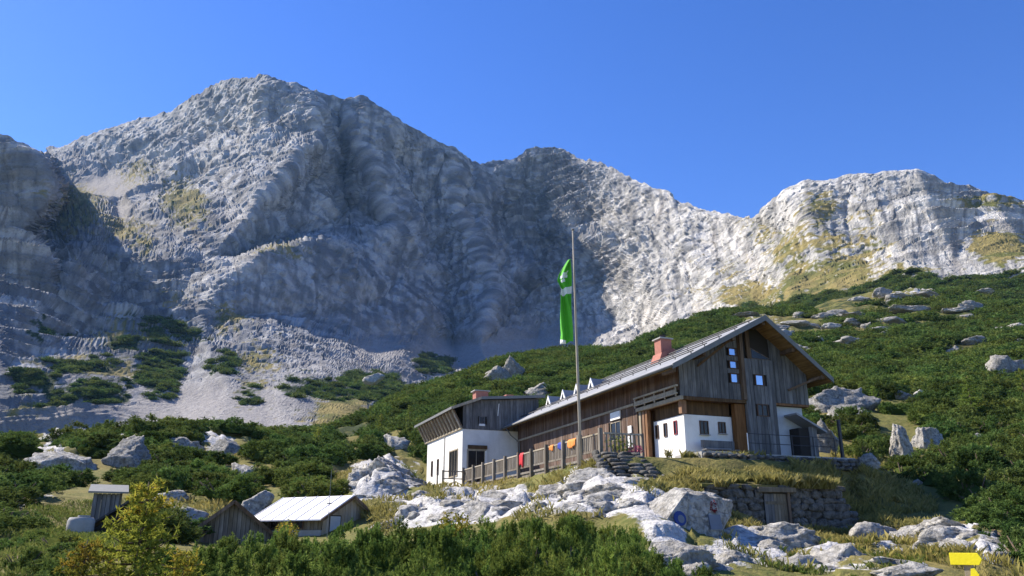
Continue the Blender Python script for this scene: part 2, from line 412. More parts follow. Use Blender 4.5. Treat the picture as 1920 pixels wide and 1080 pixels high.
LOOSE = [(250,330,1650),(330,290,1620),(420,250,1510),(200,390,1470),(300,400,1320),(380,350,1340),(440,320,1290),(500,260,1370),(250,440,1130),(340,450,1080),(530,390,1250),(570,350,1350),
    (560,430,1240),(640,330,1570),(652,400,1520),(662,440,1380),(0,620,560),(0,700,480),(0,780,400),(-320,700,450),(-320,900,330),(0,900,330),(100,560,700),(150,640,680),(120,740,450),(100,830,370),
    (230,540,890),(270,610,790),(250,690,570),(230,770,430),(180,850,350),(330,580,830),(380,640,740),(360,700,600),(330,752,470),(430,740,470),(400,800,390),(380,900,310),(500,690,650),(520,760,450),
    (560,820,370),(620,680,720),(640,740,560),(600,900,310),(720,700,760),(700,760,520),(760,860,350),(830,740,800),(940,420,1690),(940,340,1700),(960,600,1330),(930,720,850),(1000,740,800),
    (1100,600,1290),(1120,680,1000),(1110,420,1560),(1130,360,1560),(1180,400,1420),(1190,480,1260),(1240,560,1050),(1230,440,1260),(1215,760,700),(1350,470,1050),(1360,540,900),(1370,620,720),
    (1300,740,560),(1480,440,850),(1480,520,720),(1500,620,520),(1450,740,430),(1590,420,770),(1610,500,650),(1640,580,500),(1640,700,400),(1760,430,650),(1790,500,550),(1830,570,440),(1820,440,640),
    (1850,660,370),(2060,520,560),(2060,700,360),(2240,560,520),(2240,760,340),(-320,440,720)]
GRASSY = [(1490,480,60,70,.7),(1590,520,80,40,.8),(1540,410,50,50,.6),(1380,520,50,50,.5),(1470,560,90,30,.9),(1700,520,80,25,.6),(1640,470,60,40,.6),(420,600,60,50,.5),(170,700,120,30,.6),(480,680,60,40,.5),(540,480,80,25,.5),(125,400,70,60,1.0),(350,400,55,50,.8),(270,330,60,35,.6),(230,440,70,35,.7),(340,365,50,40,.6),(270,470,40,30,.5),(180,500,90,30,.3),(250,640,130,60,.5),(640,790,70,60,.7),(40,780,70,40,.5),
    (320,560,60,40,.4),(1690,560,180,50,.5),(1530,530,120,60,.75),(1880,480,70,40,.9),(1840,395,90,22,.7),(1440,440,60,50,.5),(1560,470,120,70,.5),(1420,570,120,40,.7),(1350,560,80,60,.4),(1620,430,90,60,.4),(470,740,60,50,.4)]
PINY = [(350,640,50,30,.75),(240,660,40,20,.7),(130,700,60,22,.8),(420,690,40,30,.7),(470,750,40,25,.7),(90,640,80,20,.55),(300,700,50,70,.95),(60,730,60,25,.9),(190,745,80,22,.8),(110,762,60,25,.7),(700,735,80,45,1.0),(810,690,45,30,.9),(190,690,40,25,.7),(560,740,60,50,.55),(40,620,70,50,.4),(620,745,60,40,.7),(300,620,90,35,.5),
    (1560,590,120,40,.9),(1700,545,70,30,.9),(1840,570,120,45,1.0),(1420,600,60,40,.6),(1950,570,120,60,.9),(1650,580,90,40,.9)]
SCREES = [(400,790,190,70,1.0),(200,352,110,40,.8),(880,670,140,45,.9),(230,400,40,60,.6),(1000,650,150,30,.8),(600,690,70,40,.3),(200,820,150,30,.8),(700,660,90,40,.6)]
def blobs(px, py, lst):
    o = np.zeros_like(px)
    for cx, cy, rx, ry, a in lst:
        o = np.maximum(o, a * np.exp(-(((px - cx) / rx) ** 2 + ((py - cy) / ry) ** 2) * 1.1))
    return o

def build_mountain():
    pts, idx, edges = [], {}, []
    def pid(p):
        key = (round(p[0]), round(p[1]))
        if key not in idx: idx[key] = len(pts); pts.append(p)
        return idx[key]
    for line in CRESTS:
        ids = [pid(p) for p in line]
        edges += list(zip(ids[:-1], ids[1:]))
    for p in LOOSE: pid(p)
    P = np.array(pts, float)
    vv, _, tri, ov, _, _ = delaunay_2d_cdt([Vector((a, b)) for a, b, _ in pts], edges, [], 0, 1e-4)
    V2 = np.array([tuple(v) for v in vv])
    inv = np.zeros(len(V2))
    for i, src in enumerate(ov):
        if src: inv[i] = 1 / P[src[0], 2]
        else: inv[i] = 1 / P[np.argmin(((P[:, :2] - V2[i]) ** 2).sum(1)), 2]
    nx, ny = 1240, 345
    px = np.linspace(-300, 2120, nx)
    S = np.array(SKYLINE, float)
    ysky = np.interp(px, S[:, 0], S[:, 1])
    ybot = np.interp(px, [-320, 500, 640, 760, 900, 1000, 1210, 1300, 1450, 1650, 1850, 2240], [885, 885, 850, 800, 740, 730, 730, 720, 720, 680, 650, 740])
    v = np.linspace(0, 1, ny)
    PX = np.repeat(px[None, :], ny, 0); PY = ybot[None, :] + (ysky - ybot)[None, :] * v[:, None]
    pp = np.stack([PX.ravel(), PY.ravel(), np.zeros(PX.size)], 1)          # ragged crests: the net is looked up with a jitter
    fade = smooth(v, 0, .1)[:, None] * (1 - smooth(v, .86, 1.0))[:, None]
    jx = (15 * noise(pp, 75, 51) + 4 * noise(pp, 30, 52) + 1.0 * noise(pp, 12, 57)).reshape(ny, nx) * fade
    jy = (15 * noise(pp, 75, 54) + 4 * noise(pp, 30, 55) + 1.0 * noise(pp, 12, 58)).reshape(ny, nx) * fade
    calm_j = (1 - smooth(PX, 980, 1120)) * (1 - .8 * smooth(PY, 540, 650)); jx *= calm_j; jy *= calm_j
    PXq = PX + jx
    PYq = np.maximum(PY + jy, ysky[None, :] + 0.05)
    F = np.full((ny, nx), np.nan)
    for t in tri:
        a, b, c = V2[list(t)]
        lo, hi = min(a[0], b[0], c[0]), max(a[0], b[0], c[0])
        i0, i1 = np.searchsorted(px, lo - 48), np.searchsorted(px, hi + 48)
        if i1 <= i0: continue
        X = PXq[:, i0:i1]; Y = PYq[:, i0:i1]
        den = (b[1] - c[1]) * (a[0] - c[0]) + (c[0] - b[0]) * (a[1] - c[1])
        if abs(den) < 1e-9: continue
        w0 = ((b[1] - c[1]) * (X - c[0]) + (c[0] - b[0]) * (Y - c[1])) / den
        w1 = ((c[1] - a[1]) * (X - c[0]) + (a[0] - c[0]) * (Y - c[1])) / den
        w2 = 1 - w0 - w1
        m = (w0 > -1e-6) & (w1 > -1e-6) & (w2 > -1e-6)
        val = w0 * inv[t[0]] + w1 * inv[t[1]] + w2 * inv[t[2]]
        F[:, i0:i1][m] = val[m]
    for j in range(1, ny):                                    # the few points outside the net take the value below
        bad = np.isnan(F[j]); F[j][bad] = F[j - 1][bad]
    bad = np.isnan(F)
    if bad.any(): F[bad] = np.nanmean(F)
    for _ in range(3):                                        # soften the creases a little
        F[1:-1, 1:-1] = (F[1:-1, 1:-1] * 2 + F[:-2, 1:-1] + F[2:, 1:-1] + F[1:-1, :-2] + F[1:-1, 2:]) / 6
    Yd = 1 / F
    P3 = at(PX, PY, Yd)
    gx = np.gradient(P3, axis=1); gy = np.gradient(P3, axis=0)
    N = np.cross(gx, gy); N /= np.linalg.norm(N, axis=2)[..., None] + 1e-9
    for _ in range(6):
        N[1:-1, 1:-1] = (N[1:-1, 1:-1] + N[:-2, 1:-1] + N[2:, 1:-1] + N[1:-1, :-2] + N[1:-1, 2:]) / 5
    N /= np.linalg.norm(N, axis=2)[..., None] + 1e-9
    Q = P3.reshape(-1, 3); n = N.reshape(-1, 3); pxf = PX.ravel(); pyf = PY.ravel(); dist = Yd.ravel()
    sc = np.clip(dist / 1200, 0.3, 1.3)                        # nearer rock shows smaller relief
    grass = blobs(pxf, pyf, GRASSY); pine = blobs(pxf, pyf, PINY); scree = blobs(pxf, pyf, SCREES)
    calm = 1 - 0.9 * smooth(scree, 0.35, 0.7)
    warp = np.stack([noise(Q, 160, 1), noise(Q, 160, 2), noise(Q, 160, 3)], 1) * 30
    W = Q + warp
    near = smooth(dist, 350, 900)
    Wl = Q + warp * .35
    d = 9 * ridged(W, 230, 4) * sc
    d += 5.0 * ridged(Wl, 95, 5) * sc
    d += 1.3 * facets(Wl * (1, 1, 0.6), 52, 1) * sc
    V1 = Q + warp * 0.25
    d += 3.0 * facets(V1, 19, 2) * sc * (.45 + .55 * near)
    V2_ = Q
    lft = 1 - .6 * blobs(pxf, pyf, [(330,320,230,150,1.3)]).clip(0, 1)
    d += 1.6 * facets(V2_, 8.5, 3) * sc * (.35 + .65 * near) * lft
    d += 1.6 * ridged(Wl, 40, 6) * sc + 1.0 * ridged(Wl, 18, 7) * sc
    d += 1.0 * noise(Q, 6, 8) * sc
    # ribs slanting down the sunny left face
    rib = blobs(pxf, pyf, [(330,330,200,130,1.0),(480,250,120,90,.8),(480,530,130,70,.6)])
    al = W @ np.array((0.62, 0.2, -0.75)); ac = W @ np.array((0.5, -0.85, 0.15))
    RB = np.stack([al, ac * 0.22, np.zeros_like(al)], 1)
    d += rib * (7 * ridged(RB, 70, 17) + 4 * ridged(RB, 27, 18)) * sc
    # gullies running down the steep walls
    wall = blobs(pxf, pyf, [(720,400,160,190,1),(900,480,110,150,.9),(1240,470,170,120,.6),(560,560,170,90,.5),(1560,450,200,90,.6)])
    u = Wl[:, 0] / Q[:, 1] * 1450.0                           # sideways across the face
    G = np.stack([u, np.zeros_like(u), Wl[:, 2] * 0.14 + 0.08 * Wl[:, 0]], 1)
    d += wall * (9 * ridged(G, 85, 9) + 5 * ridged(G, 34, 10) + 2.5 * ridged(G, 15, 19)) * sc
    # bedding: ledges following gently dipping layers
    lay = blobs(pxf, pyf, [(20,420,70,140,1.0),(80,560,190,170,1),(230,620,160,130,.8),(1040,400,120,150,1.0),(1010,560,130,100,.6),(1150,500,90,80,.9),(30,350,60,80,.8),(130,420,80,80,.5),(1750,440,170,110,.8),(60,760,190,90,.9),(640,330,90,120,.4)])
    lay = np.maximum(lay, 0.10 * smooth(noise(Q, 110, 61), -.1, .35)) * (1 - .96 * blobs(pxf, pyf, [(700,370,130,170,1.2),(900,520,60,110,1.0),(520,400,90,80,1.0),(540,540,120,60,.9)]).clip(0, 1))
    q = Q[:, 2] - 0.10 * Q[:, 0] + 0.04 * Q[:, 1] + 10 * noise(Q, 170, 11) + 3.0 * noise(Q, 34, 12)
    for per, amp in ((34, 15.0), (13.5, 7.5), (7.0, 3.2)):
        per_s = per
        fr = (q / per_s) % 1.0
        d += lay * amp * (np.where(fr < .84, (fr / .84) ** 2, (1 - fr) / .16) - 0.35) * np.clip(sc * 1.2, .5, 1.1) * (1 + .5 * smooth(n[:, 2], .55, .9)) * (0.6 + 0.8 * np.clip(noise(Q, 140, per) + .4, 0, 1))
    d *= calm
    edge = smooth(1 - np.repeat(v[:, None], nx, 1).ravel(), 0.0, 0.05)
    d *= 0.45 + 0.55 * edge
    Q2 = Q + n * d[:, None]
    Q2[:, 2] += (1 - edge) * (noise(Q, 26, 15) * 5 + noise(Q, 11, 16) * 2.5) * sc
    G3 = Q2.reshape(ny, nx, 3)
    top = G3[-1]
    back = []
    for k, (dy, dz) in enumerate([(12, -6), (45, -35), (140, -130), (420, -420), (900, -900)]):
        r = top.copy(); r[:, 1] += dy * np.interp(px, [60, 110], [.22, 1.0]); r[:, 2] += dz; r[:, 2] = np.maximum(r[:, 2], -5); back.append(r)
    allv = np.concatenate([G3.reshape(-1, 3)] + back)
    rows = ny + len(back)
    ii = np.arange((rows - 1) * nx).reshape(rows - 1, nx)[:, :-1].ravel()
    quads = np.stack([ii, ii + 1, ii + nx + 1, ii + nx], 1)
    ext = len(back) * nx
    pad = lambda a: np.concatenate([a, np.zeros(ext)])
    # grass holds only where the rock leans back
    gx = np.gradient(G3, axis=1); gy = np.gradient(G3, axis=0)
    NN = np.cross(gx, gy); NN /= np.linalg.norm(NN, axis=2)[..., None] + 1e-9
    flat = np.clip(NN[..., 2], 0, 1).ravel()
    gmask = np.clip(grass * (0.5 + 0.9 * flat) + 0.12 * (noise(Q, 70, 21)), 0, 1)
    bright = np.clip(np.maximum(smooth(pxf + 0.4 * (pyf - 400), 1020, 1250) * 0.85, 0.6 * blobs(pxf, pyf, [(20,360,90,120,.6),(330,320,190,130,1.2),(470,250,110,90,1.2),(480,530,110,50,.8)])), 0, 1)[:, None]  # paler rock tone put in for sunlight on left faces and right ridge
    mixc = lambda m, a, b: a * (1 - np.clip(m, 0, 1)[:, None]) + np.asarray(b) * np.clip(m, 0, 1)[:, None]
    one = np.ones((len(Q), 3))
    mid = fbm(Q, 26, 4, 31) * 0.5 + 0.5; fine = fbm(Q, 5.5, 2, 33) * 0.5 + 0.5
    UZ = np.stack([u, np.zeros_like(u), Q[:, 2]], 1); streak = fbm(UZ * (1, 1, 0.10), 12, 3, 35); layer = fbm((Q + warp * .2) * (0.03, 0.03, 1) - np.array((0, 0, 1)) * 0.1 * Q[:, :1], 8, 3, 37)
    c = mixc(smooth(mid, 0.25, 0.8), one * (0.14, 0.147, 0.163), (0.45, 0.45, 0.45))  # darkness and blue of the shaded wall partly mixed into this tone
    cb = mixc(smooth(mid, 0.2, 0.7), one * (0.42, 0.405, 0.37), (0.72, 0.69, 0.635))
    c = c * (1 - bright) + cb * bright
    c = mixc(smooth(-streak, 0.15, 0.7) * 0.6, c, (0.46, 0.45, 0.43))
    c = mixc(smooth(streak, 0.1, 0.6) * 0.65, c, (0.115, 0.118, 0.128))
    c = mixc(smooth(layer, 0.05, 0.4) * 0.6 * np.clip(lay * 1.6, 0, 1), c, (0.13, 0.132, 0.14))
    c = mixc(smooth(fbm(Q, 130, 3, 39), 0.15, 0.6) * 0.18, c, (0.33, 0.29, 0.235))
    c = mixc(smooth(noise(UZ * (1, 1, .4), 34, 41), 0.3, 0.55) * 0.22, c, (0.30, 0.245, 0.19))
    c = mixc(smooth(-noise(Q, 16, 43), 0.1, 0.55) * 0.55, c, (0.17, 0.168, 0.16))
    c = mixc(smooth(fbm(UZ * (1, 1, .35), 7, 2, 45), 0.15, 0.6) * 0.5, c, (0.16, 0.155, 0.15))
    c = mixc(np.clip(scree * 1.4, 0, 1), c, one * (0.33, 0.31, 0.295) * (0.85 + 0.3 * fine[:, None]))
    gr = mixc(smooth(mid, .3, .7), one * (0.125, 0.13, 0.04), (0.27, 0.22, 0.085))
    c = mixc(smooth(gmask + (fine - .5) * 0.7 + (mid - .5) * .5, 0.40, 0.60), c, gr)
    c = mixc(smooth(pine + (mid - .5) * .8 + (fine - .5) * .5, 0.50, 0.60), c, (0.035, 0.055, 0.022))
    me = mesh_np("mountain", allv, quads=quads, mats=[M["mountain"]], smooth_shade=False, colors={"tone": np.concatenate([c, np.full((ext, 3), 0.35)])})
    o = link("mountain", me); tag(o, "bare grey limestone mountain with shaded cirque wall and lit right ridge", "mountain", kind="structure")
    # places for the pine scrub that climbs onto the lower rock
    cand = np.where((pine > 0.42) & (flat > 0.35))[0]
    return Q2[cand], pine[cand]
MTN_PINE, MTN_PINE_W = build_mountain()

# ------------------------------------------------------------------ ground: a sheet through surveyed points
D2 = np.array([0.934, 0.3576]); D2 /= np.linalg.norm(D2); D1 = np.array([-D2[1], D2[0]])
C0 = np.array([9.08937838, 43.0, 4.35])                        # hut corner, ground floor level
HUT_RZ = math.atan2(D2[1], D2[0])
def hut_pt(t, s, z=0.0):
    return np.array([C0[0] + t * D2[0] + s * D1[0], C0[1] + t * D2[1] + s * D1[1], C0[2] + z])
def hut_ts(X, Y):
    dx = X - C0[0]; dy = Y - C0[1]
    return dx * D2[0] + dy * D2[1], dx * D1[0] + dy * D1[1]
GP = [(0,1065,22),(120,1050,22),(100,1005,32),(60,955,42),(0,905,55),(0,875,72),(100,862,80),(230,845,88),(330,830,95),(420,822,100),(230,905,62),(330,905,60),(400,880,75),(180,1000,36),(250,975,42),
    (520,838,100),(600,850,95),(650,880,75),(560,910,62),(430,925,56),(400,1030,38),(500,1025,38),(620,1015,38),(700,975,43),(690,925,52),(760,880,62),(760,945,50),
    (800,940,74),(845,930,66),(880,920,61),(950,908,54),(1030,897,46.5),(1090,890,42),(1135,885,40.4),(900,958,43),(1000,950,38),(1100,938,34.5),(1180,930,33.5),(1230,965,28.5),(1180,990,27),(1050,985,29),(900,990,32),(760,990,36),
    (1330,1000,31),(1370,995,33.5),(1460,1000,36.2),(1570,1000,38),(1400,1040,28),(1500,1030,30),(1600,1030,32),(1650,995,37),(1700,985,37),(1760,1005,33),(1830,1020,30),(1500,1075,24),(1650,1075,23),(1870,1060,27),(1920,1040,29),(1920,960,37),
    (1600,930,43),(1640,880,50),(1720,870,54),(1850,850,55),(1920,880,48),(1600,790,72),(1700,770,82),(1820,760,85),(1920,770,80),(1560,840,58),(1600,700,118),(1720,690,128),(1850,680,130),(1920,690,122),
    (1580,640,185),(1720,620,205),(1880,615,205),(1540,600,235),(1640,552,320),(1740,545,330),(1840,572,290),(1920,575,280),(1450,640,200),(1450,590,270),(1340,592,290),(1280,612,280),(1215,640,270),(1190,663,260),(1100,664,250),
    (1000,668,235),(930,690,215),(860,712,200),(760,752,180),(690,785,160),(620,812,140),(560,822,120),(900,750,150),(1000,725,165),(1100,715,165),(800,800,125),(720,820,115),(880,800,110),(680,850,95),
    (2050,1000,33),(2050,850,52),(2050,700,115),(2050,600,230),(-150,1060,24),(-150,960,42),(-150,880,72)]
def build_ground_fn():
    A = np.array([at(*p) for p in GP])
    extra = [hut_pt(-1,-2,-.25),hut_pt(1,-2.8,-.3),hut_pt(3,-2.8,-.3),hut_pt(5,-2.8,-.3),hut_pt(7,-2.8,-.35),hut_pt(9,-2.8,-.4),hut_pt(-2,4,-.4),hut_pt(-2,12,-.6),hut_pt(4,10,-.2),hut_pt(4,24,-.2),hut_pt(9,6,-.1),hut_pt(9,24,.3),hut_pt(-3,30,-.6),hut_pt(2,36,-.2),
             hut_pt(13,14,1.4),hut_pt(13,30,3.0),hut_pt(6,45,3.5),hut_pt(-6,40,-.8),hut_pt(11,-1,-1.2)]
    for X in (-9, -4, 0, 4, 9):
        extra += [np.array((X, 3.5, -1.75)), np.array((X * 1.3, 8, -1.7)), np.array((X * 1.8, 14, -1.35))]
    extra += [np.array((0, 20, -.9)), np.array((6, 19, -1.0)), np.array((-6, 21, -.9)), np.array((-13, 20, -1.0)), np.array((3, 25, -.3)), np.array((-5, 27, -.35)), np.array((-12, 30, -.35)), np.array((11, 15, -1.5)), np.array((10, 21, -.9)), np.array((15,22,-.9))]
    # hollows behind the crests, so that each crest ends against what lies farther off
    for px in (-150, 0, 150, 300, 450, 580):
        extra += [at(px, 900, 210), at(px, 905, 320), at(px, 910, 520)]
    for px, py in ((700, 880), (800, 850), (900, 820), (1000, 790), (1200, 760), (1400, 720), (1650, 680), (1950, 680)): extra += [at(px, py, 520)]
    for px, py, Y in [(0,880,150),(150,868,150),(300,850,160),(420,845,160),(520,845,170),(620,835,200),(700,800,235),(800,760,260),(900,730,290),(1000,705,320),(1100,700,340),(1200,700,360),(1300,640,400),
                      (1450,640,400),(1640,590,430),(1800,600,420),(1950,620,420),(-150,890,150),(2100,650,420)]:
        extra.append(at(px, py, Y))
    A = np.vstack([A, np.array(extra)])
    rr = np.hypot(A[:, 0], A[:, 1])
    q = np.stack([np.arctan2(A[:, 0], A[:, 1]) * 3.0, np.log(rr)], 1)
    val = A[:, 2] / rr
    K = lambda a, b: np.sqrt(((a[:, None] - b[None]) ** 2).sum(2) + 0.03 ** 2)
    n = len(A)
    L = np.zeros((n + 3, n + 3)); L[:n, :n] = K(q, q) - 0.004 * np.eye(n); L[:n, n] = 1; L[:n, n + 1:] = q; L[n:, :n] = L[:n, n:].T
    sol = np.linalg.solve(L, np.concatenate([val, np.zeros(3)]))
    solf = sol.astype(np.float32); qf = q.astype(np.float32)
    def base(X, Y):
        r = np.hypot(X, Y); Q = np.stack([np.arctan2(X, Y) * 3.0, np.log(np.maximum(r, 1.0))], 1)
        out = np.empty(len(X))
        for i in range(0, len(X), 20000):
            s = slice(i, i + 20000)
            qs = Q[s].astype(np.float32)
            dist = np.sqrt((qs[:, :1] - qf[None, :, 0]) ** 2 + (qs[:, 1:] - qf[None, :, 1]) ** 2 + np.float32(0.0009))
            out[s] = dist.astype(np.float64) @ sol[:n] + sol[n] + Q[s] @ sol[n + 1:]
        return out * r
    return base
_base = build_ground_fn()
ROCKY = [(1560,1050,110,22,.7),(1660,1030,60,18,.6),(1060,965,190,26,.95),(860,978,120,20,.9),(1250,1010,60,25,.8),(960,950,230,35,1.0),(1120,925,90,40,1.0),(1220,965,90,45,.9),(720,915,75,50,1.0),(1420,1035,110,40,.95),(1780,1005,90,30,.8),(1850,1045,50,40,.8),(800,965,90,30,.9),(100,862,75,22,.7),(235,850,60,25,.6),(400,835,80,20,.6),
         (1560,1070,160,22,.6),(60,945,70,35,.45),(330,945,70,35,.45),(1600,620,200,50,.35),(1700,545,150,30,.5),(1420,620,100,40,.5),(1650,990,40,20,.4)]
def ground_masks(X, Y, Z):
    px, py = project(np.stack([X, Y, Z], 1))
    return px, py, blobs(px, py, ROCKY)
def height(X, Y, full=False):
    X = np.atleast_1d(np.asarray(X, float)); Y = np.atleast_1d(np.asarray(Y, float))
    z = _base(X, Y)
    px, py, rk = ground_masks(X, Y, z)
    r = np.hypot(X, Y); P = np.stack([X, Y, np.zeros_like(X)], 1)
    t, s = hut_ts(X, Y)
    inside = smooth(t, -6.5, -4.5) * (1 - smooth(t, 10.5, 12)) * smooth(s, -3.6, -2.2) * (1 - smooth(s, 34, 37))
    amp = np.clip(r / 60, 0.12, 2.2)
    bump = 0.55 * fbm(P, 9, 3, 1) * amp + 0.9 * amp * fbm(P, 30, 2, 2) * smooth(r, 40, 120)
    P3 = np.stack([X, Y, z], 1)
    crag = rk * (0.55 * ridged(P3, 4.2, 3) + 0.45 * facets(P3, 2.6, 4) + 0.22 * facets(P3, 1.1, 5)) * np.clip(r / 38, .5, 2.5)
    z = (z + bump + crag) * (1 - inside) + inside * (C0[2] - 0.3)
    return (z, px, py, rk, inside) if full else z
def build_ground():
    na, nr = 720, 620
    az = np.linspace(-0.86, 0.86, na)
    r = np.exp(np.linspace(np.log(2.0), np.log(520.0), nr))
    R, A = np.meshgrid(r, az, indexing='ij')
    X = (R * np.sin(A)).ravel(); Y = (R * np.cos(A)).ravel()
    z, px, py, rk, inside = height(X, Y, True)
    ii = np.arange((nr - 1) * na).reshape(nr - 1, na)[:, :-1].ravel()
    quads = np.stack([ii, ii + 1, ii + na + 1, ii + na], 1)
    rr = R.ravel()
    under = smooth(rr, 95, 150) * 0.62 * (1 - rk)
    me = mesh_np("ground", np.stack([X, Y, z], 1), quads=quads, mats=[M["ground"]], attrs={"rock": np.clip(rk, 0, 1), "under": under})
    o = link("ground", me); tag(o, "rocky alpine ground with grass, limestone slabs and scrub slopes", "ground", kind="structure")
    # the land goes on, flat and low, all round
    rim = MB(); N = 48
    vs = [(math.cos(2 * math.pi * k / N) * rad, math.sin(2 * math.pi * k / N) * rad, zz) for rad, zz in ((3600.0, -40.0),) for k in range(N)]
    rim.add(vs + [(0, 0, -40.0)], [(k, (k + 1) % N, N) for k in range(N)])
    o = rim.build("terrain", M["ground"]); tag(o, kind="structure")
build_ground()

def build_haze():
    k = NT("thin_mountain_air"); v = k.n("ShaderNodeVolumePrincipled")
    v.inputs["Color"].default_value = (0.26, 0.54, 1.0, 1); v.inputs["Density"].default_value = HAZE; v.inputs["Anisotropy"].default_value = 0.1
    k.l(v.outputs[0], k.out.inputs["Volume"])
    o = MB().box(-3700, 3700, -3700, 3700, -41.5, 1120.0).build("haze", k.m); tag(o, "thin blue mountain air in front of the far rock faces", kind="stuff")
HAZE = 0.000035
build_haze()

# ------------------------------------------------------------------ the hut
def plank_run(parent, mat, x0, x1, y, zlo, zhi, width=0.26, axis='x', thick=0.035, gap=0.02, name="plank", skip=None):
    """upright boards from x0 to x1; zlo / zhi give their ends; axis 'x' stands across the view side, 'y' along the eaves side"""
    n = max(1, int(round((x1 - x0) / width))); w = (x1 - x0) / n
    for i in range(n):
        a, b = x0 + i * w + gap / 2, x0 + (i + 1) * w - gap / 2
        lo = zlo((a + b) / 2) if callable(zlo) else zlo
        pr = rnd.uniform(0, 0.02)
        ha, hb = (zhi(a), zhi(b)) if callable(zhi) else (zhi, zhi)
        ivs = [(lo, None)]
        if skip:
            for (sa, sb, s0, s1) in skip:
                if b > sa + 0.02 and a < sb - 0.02:
                    out = []
                    for (l, h) in ivs:
                        hm = h if h is not None else max(ha, hb)
                        if s1 <= l or s0 >= hm: out.append((l, h)); continue
                        if s0 - l > 0.05: out.append((l, s0))
                        if hm - s1 > 0.05: out.append((s1, h))
                    ivs = out
        for (l, h) in ivs:
            A, B = (ha, hb) if h is None else (h, h)
            if min(A, B) - l < 0.05: continue
            m = MB()
            if axis == 'x': m.prism_y([(a, l), (b, l), (b, B), (a, A)], y - thick - pr, y)
            else: m.prism_x([(a, l), (b, l), (b, B), (a, A)], y - thick - pr, y)
            m.build(name, mat, parent)

def window_x(parent, x0, x1, z0, z1, y, frame, glass, bars=1, name="window", depth=0.05, fw=0.06, sill=False):
    """a window lying in a wall that faces -y"""
    f = MB()
    f.box(x0 - fw, x0, y - depth, y + 0.03, z0 - fw, z1 + fw).box(x1, x1 + fw, y - depth, y + 0.03, z0 - fw, z1 + fw)
    f.box(x0, x1, y - depth + .002, y + 0.03, z0 - fw, z0).box(x0, x1, y - depth + .002, y + 0.03, z1, z1 + fw)
    for k in range(bars):
        xm = x0 + (x1 - x0) * (k + 1) / (bars + 1); f.box(xm - .018, xm + .018, y - depth + .012, y + .02, z0, z1)
    w = f.build(name, frame, parent)
    MB().box(x0, x1, y - .008, y + .012, z0, z1).build("pane", glass, w)
    if sill: MB().box(x0 - .1, x1 + .1, y - .13, y, z0 - fw - .04, z0 - fw - .002).build("sill", M["concrete"], w)
    return w
def window_y(parent, y0, y1, z0, z1, x, frame, glass, bars=1, name="window", depth=0.05, fw=0.06):
    """a window lying in a wall that faces -x"""
    f = MB()
    f.box(x - depth, x + 0.03, y0 - fw, y0, z0 - fw, z1 + fw).box(x - depth, x + 0.03, y1, y1 + fw, z0 - fw, z1 + fw)
    f.box(x - depth + .002, x + 0.03, y0, y1, z0 - fw, z0).box(x - depth + .002, x + 0.03, y0, y1, z1, z1 + fw)
    for k in range(bars):
        ym = y0 + (y1 - y0) * (k + 1) / (bars + 1); f.box(x - depth + .012, x + .02, ym - .018, ym + .018, z0, z1)
    w = f.build(name, frame, parent)
    MB().box(x - .008, x + .012, y0, y1, z0, z1).build("pane", glass, w)
    return w

